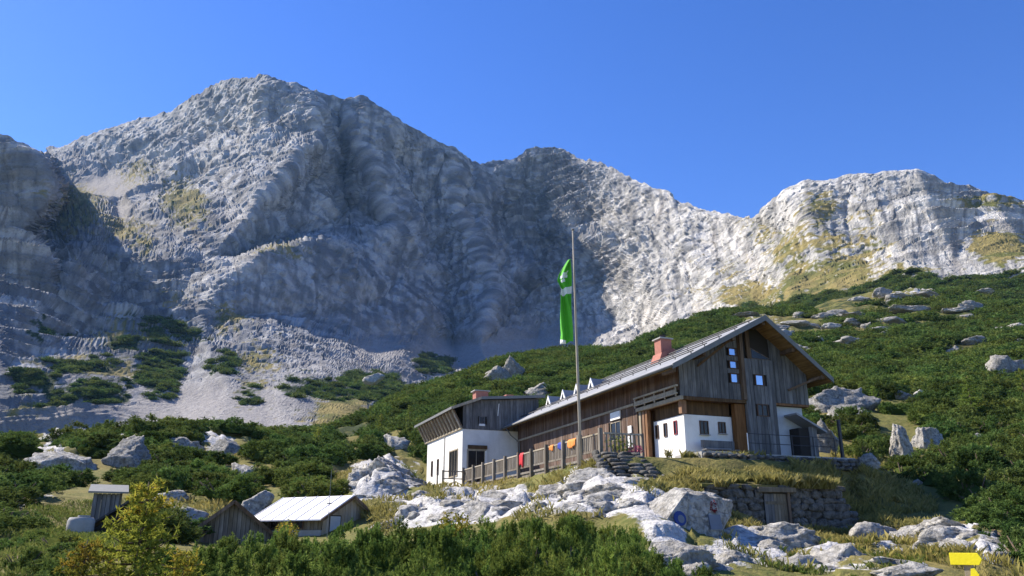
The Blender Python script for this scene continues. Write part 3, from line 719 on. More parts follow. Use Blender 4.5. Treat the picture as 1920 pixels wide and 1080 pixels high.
def roof_z(t):                                                   # underside of the main roof over the gable
    return 4.69 + (t + 1.145) * (3.3 / 6.265) if t < 5.12 else 7.99 - (t - 5.12) * (3.31 / 4.33)
LEN = 24.0
def build_hut():
    hut = empty("alpine_hut", C0, HUT_RZ)
    tag(hut, "large timber-clad mountain hut with grey pitched roof and white plastered porch", "hut")
    und = lambda t: roof_z(t) - 0.20
    # upper storey behind the cladding
    poly = [(0.03, 3.33), (8.60, 3.33), (8.60, und(8.6) - .02), (5.12, und(5.12) - .02), (0.03, und(0.03) - .02)]
    wall = MB().prism_y(poly, 0.04, LEN - .05).build("upper_storey_wall", M["core"], hut)
    tw = (4.22, 6.12)
    wins = [(3.33, 3.95, 5.78, 6.24), (3.33, 3.95, 5.04, 5.50), (3.33, 3.95, 4.22, 4.78), (4.85, 5.45, 4.14, 4.78), (4.80, 5.55, 2.42, 3.10), (3.95, 4.20, 3.33, 6.9)]
    plank_run(wall, M["grey_wood"], 0.0, 4.22, 0.0, 3.29, und, 0.27, skip=wins)
    plank_run(wall, M["grey_wood"], 6.12, 8.63, 0.0, 3.29, und, 0.27)
    # the full-height bay
    bay = MB().box(tw[0] + .02, tw[1] - .02, -0.18, 0.6, -0.1, 5.62).build("stair_bay_wall", M["core"], hut)
    plank_run(bay, M["grey_wood"], tw[0], tw[1], -0.20, -0.1, 5.66, 0.24, skip=wins)
    MB().box(tw[1] - .01, tw[1] + .03, -0.22, 0.0, -0.1, 5.64).build("corner_board", M["grey_wood"], hut)
    MB().box(tw[0] - .04, tw[0] - .003, -0.22, 0.0, -0.1, 5.64).build("corner_board", M["grey_wood"], hut)
    tri = MB().prism_y([(4.85, 5.72), (6.45, 5.70), (4.85, 6.38)], -0.03, 0.02).build("gable_window", M["beam"], hut)
    MB().prism_y([(4.92, 5.77), (6.22, 5.755), (4.92, 6.29)], -0.045, -0.025).build("pane", M["glass_dark"], tri)
    MB().box(3.97, 4.17, -0.30, -0.02, 3.29, und(4.1) - .02).build("gable_post", M["beam"], hut)
    MB().box(4.55, 4.80, -0.10, 0.02, 5.66, und(4.7) - .02).build("gable_post", M["beam"], hut)
    for (a, b, z0, z1) in wins[:3]: window_x(hut, a + .06, b - .06, z0 + .05, z1 - .05, -.02, M["brown"], M["glass_sky"], 0)
    window_x(hut, wins[3][0] + .06, wins[3][1] - .06, wins[3][2] + .05, wins[3][3] - .05, -.21, M["brown"], M["glass_sky"], 0)
    window_x(hut, wins[4][0] + .06, wins[4][1] - .06, wins[4][2] + .05, wins[4][3] - .05, -.21, M["brown"], M["glass_dark"], 1)
    # long eaves side
    MB().box(0.03, 0.30, 4.62, LEN - .05, -0.4, 3.30).build("ground_storey_wall", M["core"], hut)
    eave_wall = MB().box(0.012, 0.03, 0.0, LEN - .05, 3.33, und(0) - .03).build("eaves_wall", M["core"], hut)
    openings = [(6.6, 8.05, 1.70, 2.90)]
    plank_run(eave_wall, M["red_wood"], 0.0, LEN, 0.0, 3.62, und(0), 0.28, axis='y')
    gs = MB().box(0.012, 0.03, 4.62, LEN - .05, -0.4, 3.29).build("cladding_backing", M["core"], hut)
    plank_run(gs, M["red_wood"], 4.62, LEN, 0.0, -0.3, 3.50, 0.28, axis='y', skip=openings)
    MB().box(-0.14, -0.045, 4.9, LEN, 3.50, 3.64).build("string_board", M["pale_wood"], hut)
    window_y(hut, 6.72, 7.93, 1.78, 2.82, -.02, M["pale_wood"], M["glass_dark"], 1)
    for y0 in (11.2, 14.4, 17.6): window_y(hut, y0, y0 + 1.0, 1.5, 2.5, -.06, M["brown"], M["glass_dark"], 1)
    MB().box(-0.16, -0.08, 6.55, 7.80, 2.98, 3.46).build("name_board", M["white"], hut)
    MB().box(-0.13, -0.07, 5.20, 5.72, 1.10, 1.78).build("notice_board", M["white"], hut)
    MB().box(-0.13, -0.07, 5.25, 5.68, 1.95, 2.38).build("notice_board", M["white"], hut)
    # porch corner under the overhang
    MB().box(0.0, 8.63, -0.02, 4.6, 3.16, 3.286).build("overhang_ceiling", M["tan_wood"], hut)
    MB().box(-0.10, 0.10, -0.16, 4.7, 3.08, 3.285).build("edge_beam", M["pale_wood"], hut)
    MB().box(0.11, 4.2, -0.16, 0.06, 3.10, 3.283).build("edge_beam", M["beam"], hut)
    for y0, m in ((4.35, "pale_wood"), (3.95, "tan_wood"), (3.62, "tan_wood")):
        MB().box(0.02, 0.26, y0, y0 + 0.22, -0.3, 3.07).build("porch_post", M[m], hut)
    MB().box(0.12, 0.42, 0.10, 0.4, 2.385, 3.09).build("corner_post", M["tan_wood"], hut)
    MB().box(3.50, 4.16, 0.02, 0.35, -0.1, 3.07).build("porch_post", M["tan_wood"], hut)
    MB().box(0.3, 4.2, 4.45, 4.60, -0.3, 3.15).build("porch_back_wall", M["tan_wood"], hut)
    plank_run(hut, M["tan_wood"], 0.3, 1.6, 4.44, -0.3, 3.14, 0.24, name="porch_plank")
    # balcony rail above the porch
    r = MB().box(-0.24, -0.12, -0.05, 4.7, 3.80, 3.90).box(-0.22, -0.14, 0.0, 4.7, 3.40, 3.48).build("balcony_rail", M["pale_wood"], hut)
    for k in range(5): MB().box(-0.205, -0.145, 0.1 + k * 1.12, 0.18 + k * 1.12, 3.29, 3.797).build("baluster", M["pale_wood"], r)
    MB().box(-.19, -.15, 0.2, 4.6, 3.50, 3.66).build("balcony_board", M["pale_wood"], r)
    # white plastered block
    blk = MB().box(0.42, 3.50, 0.40, 3.60, -0.35, 2.38).build("plastered_block", M["plaster"], hut, bevel=0.02)
    MB().box(0.50, 3.45, 0.5, 3.5, 2.38, 3.14).build("porch_recess", M["beam"], hut)
    for (a, b, z0, z1) in ((1.42, 1.88, 1.38, 2.03), (2.62, 3.0, 1.48, 2.02)): window_x(blk, a, b, z0, z1, .395, M["brown"], M["glass_dark"], 1, fw=.05, sill=True)
    for y0, fm, gm in ((1.15, "redframe", "glass_dark"), (2.2, "brown", "glass_dark"), (3.1, "brown", "glass_dark")): window_y(blk, y0, y0 + .24, 1.42, 2.1, .415, M[fm], M[gm], 0, fw=.04)
    # right end: rendered strip and small lean-to
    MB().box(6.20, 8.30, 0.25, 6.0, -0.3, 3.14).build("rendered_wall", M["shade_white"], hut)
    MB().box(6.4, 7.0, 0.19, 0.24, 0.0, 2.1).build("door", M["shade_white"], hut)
    lt = MB().box(7.25, 8.45, -0.55, 0.24, -0.3, 1.85).build("lean_to", M["core"], hut)
    MB().prism_y([(6.95, 2.55), (8.95, 1.62), (8.98, 1.72), (6.98, 2.65)], -0.85, 0.22).build("lean_to_roof", M["roof"], lt)
    plank_run(lt, M["grey_wood"], 7.9, 8.45, -0.56, -0.3, 1.95, 0.2)
    # roof: two sheets, verge boards, rafters, snow guards, chimney, dormers
    A = (-1.145, 4.69); B = (5.12, 7.99); Cc = (9.45, 4.68); th = 0.16
    S0, S1 = -1.25, LEN + 0.9
    rf = MB().prism_y([A, (B[0], B[1]), (B[0], B[1] - th), (A[0], A[1] - th)], S0, S1).prism_y([B, Cc, (Cc[0], Cc[1] - th), (B[0], B[1] - th)], S0, S1).build("roof", M["roof"], hut)
    MB().prism_y([(A[0] + .06, A[1] - th - .002), (B[0], B[1] - th - .002), (B[0], B[1] - th - .06), (A[0] + .06, A[1] - th - .06)], S0 + .06, S1 - .06) \
        .prism_y([(B[0] + .002, B[1] - th - .002), (Cc[0] - .06, Cc[1] - th - .002), (Cc[0] - .06, Cc[1] - th - .06), (B[0] + .002, B[1] - th - .06)], S0 + .06, S1 - .06).build("soffit", M["soffit"], rf)
    MB().prism_y([(A[0] - .02, A[1] + .03), (B[0], B[1] + .03), (B[0], B[1] - .30), (A[0] - .02, A[1] - .26)], S0 - .06, S0 - .003).build("verge_board", M["metal"], rf)
    MB().prism_y([(B[0] + .002, B[1] + .03), (Cc[0] + .02, Cc[1] + .03), (Cc[0] + .02, Cc[1] - .26), (B[0] + .002, B[1] - .30)], S0 - .06, S0 - .003).build("verge_board", M["metal"], rf)
    MB().tube([(A[0] - .06, S0, A[1] - .10), (A[0] - .06, S1, A[1] - .10)], [.075, .075], 8).build("gutter", M["metal"], rf, True)
    MB().tube([(A[0] - .02, LEN - 0.3, A[1] - .16), (A[0] + .25, LEN - .6, A[1] - .75), (-0.15, LEN - .6, 3.4), (-0.15, LEN - .6, 0.2)], [.05] * 4, 8).build("downpipe", M["metal"], rf, True)
    for t in (-0.95, 1.0, 3.0, 5.12, 7.0, 8.9):
        z = roof_z(t) - .47 if t != 5.12 else 7.99 - .52
        MB().box(t - .10, t + .10, S0 + .15, 0.02, z, z + .22).build("purlin", M["beam"], rf)
    for t0, t1, z0, z1 in ((1.2, 3.0, 5.0, roof_z(3.0) - .35), (7.2, 8.9, 4.05, roof_z(8.9) - .30)):
        MB().bar((t0, -0.06, z0), (t1, -0.9, z1), .12, .12).build("brace", M["beam"], rf)
    sl = (3.3 / 6.265)
    for t in (0.4, 1.3, 2.3, 3.4, 4.4):
        z = roof_z(t)
        g = MB(); g.tube([(t, S0 + .3, z + .13), (t, S1 - .3, z + .13)], [.035, .035], 6)
        for k in range(16): g.box(t - .02, t + .02, S0 + .5 + k * 1.6, S0 + .54 + k * 1.6, z - .02, z + .12)
        g.build("snow_guard", M["dark"], rf)
    ch = MB().box(3.05, 3.85, 6.55, 7.35, roof_z(3.05) - .3, 8.30).build("chimney", M["brick"], rf, bevel=.015)
    MB().prism_y([(2.75, roof_z(2.75) - .02), (4.05, roof_z(4.05) - .02), (3.90, roof_z(4.0) + .30), (3.00, roof_z(3.1) + .42)], 6.40, 7.50).build("chimney_flashing", M["brick"], rf)
    MB().box(2.95, 3.95, 6.45, 7.45, 8.302, 8.38).build("chimney_cap", M["concrete"], rf)
    MB().tube([(3.45, 6.95, 8.38), (3.45, 6.95, 8.55), (3.45, 6.95, 8.62)], [.16, .16, .22], 10).build("chimney_pot", M["dark"], rf)
    for i, (y0, tt) in enumerate(((13.6, 1.5), (16.0, 1.5), (18.4, 1.5), (21.2, 1.5))):
        zb = roof_z(tt) + .02; h = .78; hw = 0.5
        d = MB().prism_x([(y0 - hw, zb - .1), (y0 + hw, zb - .1), (y0, zb + h)], tt, tt + 2.2).build("dormer", M["roof"], rf)
        MB().prism_x([(y0 - hw - .03, zb), (y0 + hw + .03, zb), (y0, zb + h + .05)], tt - .06, tt - .003).build("dormer_front", M["white"], d)
        MB().prism_x([(y0 - .22, zb + .10), (y0 + .22, zb + .10), (y0, zb + .50)], tt - .075, tt - .062).build("pane", M["glass_dark"], d)
    MB().box(0.2, 8.4, LEN - .05, LEN + .25, -.4, 3.3).build("end_wall", M["plaster"], hut)
build_hut()

def build_annex():
    t0, s0 = -4.54, 24.6
    an = empty("hut_annex", hut_pt(t0, s0, 0), HUT_RZ)
    tag(an, "white plastered annex with dark timber upper wall at the far end of the hut", "building")
    L = 10.6; W = 6.6
    wl = MB().box(0, W, 0, L, -1.2, 4.47).build("wall", M["plaster"], an)
    # openings of the sunny side and the side towards the viewer
    window_x(wl, 0.50, 1.85, 0.2, 2.72, -.003, M["pale_wood"], M["glass_dark"], 1, fw=.12)
    MB().box(0.45, 2.05, -.16, -.004, 2.88, 3.16).build("door_canopy", M["beam"], wl)
    MB().bar((1.98, -.06, 1.0), (1.98, -.06, 2.75), .16, .08).build("shutter", M["white"], wl)
    window_y(wl, 1.2, 3.4, 0.9, 2.9, -.003, M["pale_wood"], M["glass_dark"], 2, fw=.10)
    window_y(wl, 6.7, 7.1, 1.4, 2.62, -.003, M["brown"], M["glass_dark"], 0)
    window_y(wl, 8.6, 9.0, 1.4, 2.62, -.003, M["brown"], M["glass_dark"], 0)
    MB().tube([(-.06, 4.9, -0.6), (-.06, 4.9, 4.4)], [.04, .04], 6).build("downpipe", M["metal"], wl, True)
    # timber attic
    ridge = 2.9
    top = lambda x: 6.28 + min(x, 1.4) * 0.37 + max(0, min(x, W) - 1.4) * 0.085
    uw = MB().prism_y([(0.03, 4.48), (W - .02, 4.48), (W - .02, top(W) - .02), (1.4, top(1.4) - .02), (0.03, top(0) - .02)], 0.0, L).build("attic_wall", M["core"], an)
    plank_run(uw, M["grey_wood"], 0.0, W, -0.002, 4.42, lambda x: top(x), 0.25, skip=[(1.35, 1.85, 4.85, 5.5)])
    window_x(uw, 1.42, 1.80, 4.95, 5.42, -.02, M["grey_wood"], M["glass_dark"], 0)
    MB().box(1.36, 1.86, -.10, -.06, 4.72, 4.88).build("window_box", M["white"], uw)
    MB().bar((3.05, -.08, 6.6), (2.95, -.08, 5.6), .10, .05).build("lamp_bracket", M["white"], uw)
    # slatted eaves leaning outwards over the sunny wall
    ev = MB().prism_y([(-0.02, 4.50), (-0.80, 5.92), (-0.74, 5.98), (0.02, 4.60)], 0.05, L + .6).build("eaves_lining", M["beam"], an)
    n = 13
    for k in range(n):
        y = 0.2 + k * (L + .2) / (n - 1)
        MB().bar((-0.06, y, 4.50), (-0.86, y, 5.96), .10, .16).build("rafter", M["pale_wood"], ev)
    MB().box(-0.12, -0.02, 0.0, L + .6, 4.42, 4.56).build("wall_plate", M["pale_wood"], ev)
    rp = [(-1.02, 5.98), (0.0, 6.36), (1.4, 6.88), (W + .4, 7.36)]
    r = MB()
    for (a, b) in zip(rp[:-1], rp[1:]): r.prism_y([(a[0], a[1]), (b[0], b[1]), (b[0], b[1] + .12), (a[0], a[1] + .12)], -0.45, L + .9)
    rf = r.build("roof", M["roof"], an)
    MB().prism_y([(rp[2][0], rp[2][1] - .08), (rp[3][0], rp[3][1] - .08), (rp[3][0], rp[3][1] + .15), (rp[2][0], rp[2][1] + .15)], -0.52, -0.453).build("verge_board", M["metal"], rf)
    MB().prism_y([(rp[0][0], rp[0][1] - .10), (rp[2][0], rp[2][1] - .08), (rp[2][0], rp[2][1] + .15), (rp[0][0], rp[0][1] + .13)], -0.52, -0.454).build("verge_board", M["pale_wood"], rf)
    MB().box(-1.10, -1.03, -.45, L + .9, 5.90, 6.10).build("gutter", M["metal"], rf)
    c = MB().box(1.75, 2.85, 2.0, 2.9, 6.8, 7.95).build("chimney", M["brick"], rf, bevel=.015)
    MB().box(1.6, 3.0, 1.9, 3.0, 7.952, 8.03).build("chimney_cap", M["concrete"], c)
    c = MB().box(5.6, 6.3, 5.0, 5.7, 7.2, 8.4).build("chimney", M["brick"], rf, bevel=.015)
    MB().box(0, .25, -.12, 0, -1.2, 4.4).build("corner_pilaster", M["plaster"], wl) if False else None
build_annex()

# ------------------------------------------------------------------ deck with railing
def build_deck():
    dk = empty("terrace_deck", hut_pt(-5.09, -0.64, -0.2), HUT_RZ)
    tag(dk, "weathered timber terrace deck with slatted railing along the hut", "deck")
    post_s = [-0.64, 1.76, 3.87, 6.24, 8.51, 10.63, 13.01, 15.17, 17.49, 19.63, 22.05]
    ys = [s + 0.64 for s in post_s]; L = ys[-1]
    n = 34
    for k in range(20):
        x0 = 0.02 + k * 0.245
        MB().box(x0, x0 + .225, -0.05, L + .1, -0.06, 0.0).build("deck_plank", M["rail_wood"], dk)
    MB().box(-.03, .05, -.02, L, -.30, -.07).build("edge_beam", M["rail_wood"], dk)
    MB().box(2.4, 2.5, -.02, L, -.30, -.07).build("joist_beam", M["rail_wood"], dk)
    for i, y in enumerate(ys):
        gz = float(height(*hut_pt(-5.09, y - .64)[:2])[0]) - (C0[2] - .2)
        thick = 0.17 if i not in (1,) else 0.22
        MB().box(-.06 - thick, -.06 + .02, y - thick / 2, y + thick / 2, min(-0.75, gz - .15), 1.34 if i else 1.42).build("post", M["rail_wood"], dk)
    for i in range(len(ys) - 1):
        a, b = ys[i] + .06, ys[i + 1] - .06
        MB().box(-.10, -.02, a, b, 1.14, 1.22).build("top_rail", M["pale_wood"], dk)
        MB().box(-.09, -.03, a, b, .30, .40).build("bottom_rail", M["rail_wood"], dk)
        MB().box(-.09, -.03, a, b, -.06, .06).build("kick_board", M["rail_wood"], dk)
        m = max(3, int((b - a) / .19)); 
        for k in range(m):
            y = a + (k + .5) * (b - a) / m
            MB().box(-.075, -.045, y - .055, y + .055, .41, 1.138).build("baluster", M["rail_wood"], dk)
    # pale stone footing seen below the boards
    k = 0
    y = 0.2
    while y < L:
        gz = float(height(*hut_pt(-4.75, y - .64)[:2])[0]) - (C0[2] - .2)
        w = rnd.uniform(.35, .6)
        MB().box(.25, .65, y, y + w, min(-1.0, gz - .2), -.36).build("footing_stone", M["lime"], dk, bevel=.05)
        y += w + .28
    # near end return rail and the short flight of steps at the far end
    MB().box(0.06, 2.2, -.04, .04, 1.14, 1.22).build("top_rail", M["pale_wood"], dk)
    MB().box(2.2, 2.32, -.06, .06, -.1, 1.25).build("post", M["rail_wood"], dk)
    for k in range(9): MB().box(.15 + k * .23, .25 + k * .23, -.02, .02, .2, 1.138).build("baluster", M["rail_wood"], dk)
    ld = MB().box(-1.9, -.1, L - .3, L + 1.3, -.16, -.06).build("landing", M["rail_wood"], dk)
    for (x, y) in ((-1.85, L - .25), (-1.85, L + 1.2), (-.95, L - .25)): MB().box(x, x + .09, y, y + .09, -1.6, 1.1).build("landing_post", M["rail_wood"], ld)
    MB().box(-1.85, -.1, L - .28, L - .2, .98, 1.06).build("landing_rail", M["rail_wood"], ld)
    MB().box(-1.85, -.1, L - .27, L - .21, .45, .52).build("landing_rail", M["rail_wood"], ld)
    st = MB().bar((-1.8, L - .2, -.1), (-3.4, L - .2, -1.75), .06, .26).bar((-1.8, L + 1.1, -.1), (-3.4, L + 1.1, -1.75), .06, .26).build("stair_stringer", M["pale_wood"], dk)
    for k in range(6):
        f = (k + .5) / 6; MB().box(-1.8 - 1.6 * f - .14, -1.8 - 1.6 * f + .14, L - .16, L + 1.06, -.1 - 1.65 * f + .06, -.1 - 1.65 * f + .10).build("tread", M["rail_wood"], st)
build_deck()

def hanging_cloth(name, s, z_top, w, drop, mat, label, seed, t=-5.16):
    g = random.Random(seed); nx_, nz_ = 9, 8; v = []; f = []
    for j in range(nz_):
        for i in range(nx_):
            u = i / (nx_ - 1) - .5; d = j / (nz_ - 1)
            fold = .035 * math.sin(u * 17 + seed) * (.3 + d)
            x = -.075 + fold if j > 1 else (.06 if j == 0 else 0.0)
            z = -drop * max(0, (j - 1)) / (nz_ - 2) * (1 + .15 * math.sin(u * 5 + seed)) + (0.02 if j == 1 else (-.12 if j == 0 else 0))
            v.append((x, u * w * (1 - .12 * d), z)); f += [] 
    for j in range(nz_ - 1):
        for i in range(nx_ - 1): f.append((j * nx_ + i, j * nx_ + i + 1, (j + 1) * nx_ + i + 1, (j + 1) * nx_ + i))
    m = MB(); m.add(v, f)
    o = link(name, m.mesh(name, mat, True), None, hut_pt(t, s, z_top), (0, 0, HUT_RZ))
    md = o.modifiers.new("solid", 'SOLIDIFY'); md.thickness = .012
    tag(o, label, "cloth", "laundry on the deck railing")
hanging_cloth("orange_cloth", 2.75, 1.05, 1.1, .42, M["orange"], "bright orange cloth draped over the deck railing beside the flagpole", 1)
hanging_cloth("blue_cloth", 4.2, 1.05, .7, .38, M["blue"], "small dark blue cloth on the railing beside the orange one", 2)
hanging_cloth("orange_rag", 5.5, 1.03, .5, .3, M["orange"], "small faded orange rag on the railing past the blue cloth", 3)
hanging_cloth("red_cloth", 10.2, 1.05, .7, .8, M["red"], "red cloth hanging low over the middle of the deck railing", 4)

# ------------------------------------------------------------------ flagpole and flag
PB = at(1090, 892, 41.6); PT = at(1074, 432, 41.9)
fp = empty("flagpole", PB)
tag(fp, "tall grey flagpole standing in front of the deck railing", "flagpole")
q = [tuple(PT * f + PB * (1 - f) - PB) for f in (0, .35, .7, 1.0)]
MB().tube(q, [.085, .075, .06, .045], 10).build("pole", M["pale_wood"], fp, True)
MB().tube([q[3], (q[3][0], q[3][1], q[3][2] + .05), (q[3][0], q[3][1], q[3][2] + .12)], [.07, .09, .03], 10).build("finial", M["metal"], fp, True)
MB().box(-.16, .16, -.16, .16, -.5, .35).build("socket", M["rail_wood"], fp)
MB().tube([(q[3][0] - .03, q[3][1] - .07, q[3][2] - .1), (-.06, -.12, 1.2)], [.008, .008], 4).build("halyard", M["pale_wood"], fp)
def build_flag():
    nz_, nx_ = 60, 15; v = []; f = []; mi = []
    top = at(1071, 487, 41.7); bot = at(1076, 641, 41.6)
    H = top[2] - bot[2]
    for j in range(nz_):
        d = j / (nz_ - 1)
        wid = np.interp(d, [0, .06, .17, .25, .31, .36, .42, .6, .9, 1.0], [.08, .28, .62, .76, .64, .58, .62, .64, .62, .70])
        for i in range(nx_):
            u = i / (nx_ - 1)
            x = -wid * u - .04 + .03 * math.sin(9 * d + 4 * u)
            y = -.13 * math.sin(u * 10.5 + 2.2 * d * 3) * min(1, d * 5 + .25) - .05
            z = -H * d - .10 * u * math.sin(d * 3) + (.05 * math.sin(u * 7) if j else 0)
            if j == nz_ - 1: z -= .10 * u
            v.append((x + (bot[0] - top[0]) * d, y, z))
    for j in range(nz_ - 1):
        d = j / (nz_ - 1)
        for i in range(nx_ - 1):
            f.append((j * nx_ + i, j * nx_ + i + 1, (j + 1) * nx_ + i + 1, (j + 1) * nx_ + i))
            u = (i + .5) / (nx_ - 1)
            emb = .13 < d < .27 and ((abs(u - .55) < .13 and (int(d * 70) % 3)) or (abs(d - .20) < .02 and .3 < u < .85) or (abs(u - .35 - (d - .13) * 2) < .06))
            mi.append(1 if (.335 < d < .415) or emb or (d > .95 and u > .5) else 0)
    m = MB(); m.add(v, f); me = m.mesh("green_flag", M["flag_green"], True); me.materials.append(M["flag_white"])
    for p, k in zip(me.polygons, mi): p.material_index = k
    o = link("green_flag", me, None, top)
    md = o.modifiers.new("solid", 'SOLIDIFY'); md.thickness = .01
    tag(o, "limp green flag with a white band and white emblem hanging on the flagpole", "flag")
build_flag()

# ------------------------------------------------------------------ rocks
def rock_mesh(name, seed, sub, cuts=9, rough=.10, mat=None, boxy=False):
    bm = bmesh.new(); bmesh.ops.create_icosphere(bm, subdivisions=sub, radius=1.0)
    me = bpy.data.meshes.new(name); bm.to_mesh(me); bm.free()
    v = np.empty(len(me.vertices) * 3, np.float32); me.vertices.foreach_get("co", v); v = v.reshape(-1, 3).astype(float)
    g = np.random.default_rng(seed)
    if boxy: v = np.sign(v) * np.abs(v) ** .45; v *= .85
    v *= (1 + (.12 if boxy else .30) * noise(v, 1.1, seed))[:, None]
    for k in range(cuts):
        nrm = g.normal(size=3); nrm[2] *= .8; nrm /= np.linalg.norm(nrm)
        d = g.uniform(.55, .85)
        ov = np.maximum(0, v @ nrm - d); v -= ov[:, None] * nrm * .95
    v *= (1 + rough * (1.0 * ridged(v, .55, seed + 1) + .55 * ridged(v, .24, seed + 2) + .3 * noise(v, .1, seed + 3)) - rough * .8)[:, None]
    v += (rough * .95 * facets(v, .5, seed + 4) + rough * .4 * facets(v, .2, seed + 5))[:, None] * v
    me.vertices.foreach_set("co", v.astype(np.float32).ravel())
    for p in me.polygons: p.use_smooth = True
    me.materials.append(mat or M["lime"]); me.update()
    return me
ROCK5 = [rock_mesh("boulder_mesh", 100 + i, 5, 9 + i % 3, .11) for i in range(6)]
ROCK4 = [rock_mesh("boulder_mesh", 200 + i, 4, 9, .11) for i in range(7)]
STONE = [rock_mesh("stone_mesh", 300 + i, 2, 5, .05, M["slate"], True) for i in range(8)]
ROCKS = []                                                       # (px, py, Y, radius) kept clear of scrub
def ground_hit(px, py, Y0):
    """how far ahead the ground is met at that spot of the picture"""
    Ys = np.exp(np.linspace(np.log(Y0 * .55), np.log(Y0 * 1.9), 160)); P = at(np.full(160, px), np.full(160, py), Ys)
    below = np.where(P[:, 2] < height(P[:, 0], P[:, 1]))[0]
    return float(Ys[below[0]]) if len(below) else Y0
def boulder(px, py, w, h, Y, label=None, seed=0, big=False, group=None, deep=.8, name="boulder", rot=None, tilt=0.0):
    if group or Y > 56: Y = ground_hit(px, py + h * .45, Y)
    c = at(px, py, Y); dep = CP * c[1] + SP * c[2]
    rx = w * dep / FPX / 2 * (1.5 if group else 1.22); rz = h * dep / FPX / 2 * (2.0 if group else 1.45)
    me = (ROCK5 if big else ROCK4)[seed % (6 if big else 7)]
    if Y > 56 and not group: rz *= 1.55; c = c - np.array((0, 0, rz * .32))
    o = link(name, me, None, (c[0], c[1] + rx * deep * .3, c[2] - rz * .16), (0, tilt, rot if rot is not None else (seed * 2.4) % 6.28), None)
    # size in world axes is kept by turning the mesh only in steps of a half turn when it is long
    if rot is None and w > 1.4 * h: o.rotation_euler = (0, tilt, math.pi * (seed % 2) + .25 * math.sin(seed))
    o.scale = (rx, rx * deep, rz)
    if Y > 56 and seed % 3 != 1:
        o.material_slots[0].link = 'OBJECT'; o.material_slots[0].material = M["lime_grey"]
    tag(o, label or "limestone boulder", "boulder", group)
    ROCKS.append((c[0], c[1] + rx * deep * .3, max(rx, rx * deep)))
    return o
BL = [
 (1285,1048,130,62,21.5,"rounded white boulder half hidden by pine scrub in front of the plaque boulder",1,True),
 (1450,1022,190,62,29.5,"broad white limestone slab lying below the cellar door",2,True),
 (1390,1066,120,34,24,"low pale rock at the bottom edge under the white slab",3,True),
 (1545,1072,150,28,24,"flat grey rock at the bottom edge below the dry grass",4,False),
 (1705,1070,100,28,21,"low rounded rock at the bottom edge left of the yellow sign",5,False),
 (1775,995,130,40,33,"grey ledge of limestone above and left of the yellow sign",0,True),
 (1845,1022,95,46,30,"long pale slab sloping down behind the yellow sign",3,True),
 (1880,1060,70,60,26,"shaded rock face to the right of the yellow sign",4,True),
 (1637,1003,85,38,34.5,"bluish shaded boulder right of the stone cellar",2,False),
 (1120,915,140,58,36.5,"big white rock dome below the foot of the flagpole",5,True),
 (1055,930,90,44,38,"cracked pale rock left of the white rock dome",1,True),
 (1152,950,90,44,32.5,"angular white rock with a shaded side between dome and plaque boulder",0,True),
 (1000,948,100,40,39,"pale weathered rock under the middle of the deck",3,True),
 (935,938,90,36,44,"grey rock with a dark hollow below the deck railing",6,False),
 (862,950,95,34,47,"low white rock below the annex steps",2,False),
 (785,968,90,30,46,"flat white rock at the far tip of the rocky knoll",4,False),
 (1085,962,90,36,31.5,"pale rock just above the foreground pines below the dome",5,False),
 (1015,972,90,30,34,"low white rock peeping over the foreground pines",1,False),
 (900,972,80,26,40,"small white rock behind the yellowing foreground shrub",3,False),
 (1200,938,80,40,33.5,"sunlit rock at the foot of the stone steps",6,False),
 (722,893,120,56,56,"craggy grey outcrop top left of the annex",0,True),
 (682,915,80,58,53,"craggy pale outcrop flank above the white-roofed hut",2,True),
 (765,918,66,56,55,"smooth pale rock leaning against the annex end",4,True),
 (716,938,80,40,51,"broken pale rocks at the foot of the craggy outcrop",5,False),
 (742,825,48,38,112,"bright white boulder among pines above the craggy outcrop",1,False),
 (20,926,48,40,55,"grey boulder at the left picture edge above the meadow",3,False),
 (70,945,52,32,51,"rounded pale boulder near the left edge with grass below",4,False),
 (30,988,74,42,41,"large grey boulder low at the left edge",6,False),
 (106,964,44,30,47,"small round boulder left of the grey shed",0,False),
 (135,932,60,26,53,"flat pale rocks just left of the shed roof",2,False),
 (105,862,120,40,82,"wide grey rock hump on the left knoll",1,True),
 (240,852,95,52,87,"split white outcrop in the gap between two pine clumps",5,True),
 (345,833,70,26,97,"pale ledge on top of the left knoll",3,False),
 (425,838,74,38,92,"white rock ledge above the big pine clump on the left knoll",6,False),
 (310,936,84,42,51,"grey boulder between the shed and the plank barn",0,False),
 (350,970,64,30,44,"low pale boulder behind the barn roof",2,False),
 (480,943,48,40,49,"dark-streaked boulder between the barn and the white-roofed hut",4,False),
 (455,878,50,36,76,"grass-topped pale rock in the middle of the pine clumps",1,False),
 (1582,748,112,44,81,"large grey boulder with white top right of the hut gable",3,True),
 (1600,775,100,30,77,"flat grey boulder under the large one right of the gable",5,True),
 (1548,822,76,56,60,"shaded grey boulder close to the hut's far corner",0,True),
 (1694,838,48,66,62,"lower half of a split boulder in the pine slope",2,True),
 (1742,816,62,56,63,"upright half of a split boulder in the pine slope",4,True),
 (1632,864,36,28,57,"small white boulder below the shaded grey one",6,False),
 (1650,912,62,18,49,"flat white slab in the grass right of the hut",1,False),
 (1888,682,76,32,142,"pale boulder high on the slope at the right edge",3,False),
 (1790,655,38,16,192,"small white boulder standing alone mid-slope on the right",5,False),
 (962,690,62,36,192,"bluish grey outcrop on the green ridge left of the flagpole",0,True),
 (1680,835,28,30,61.5,"small stone wedged under the split boulder",6,False),
 (1310,1068,60,30,19,"grey stone in the pines at the bottom edge",0,False),
]
for b in BL: boulder(*b[:5], b[5], b[6], b[7], name="boulder")
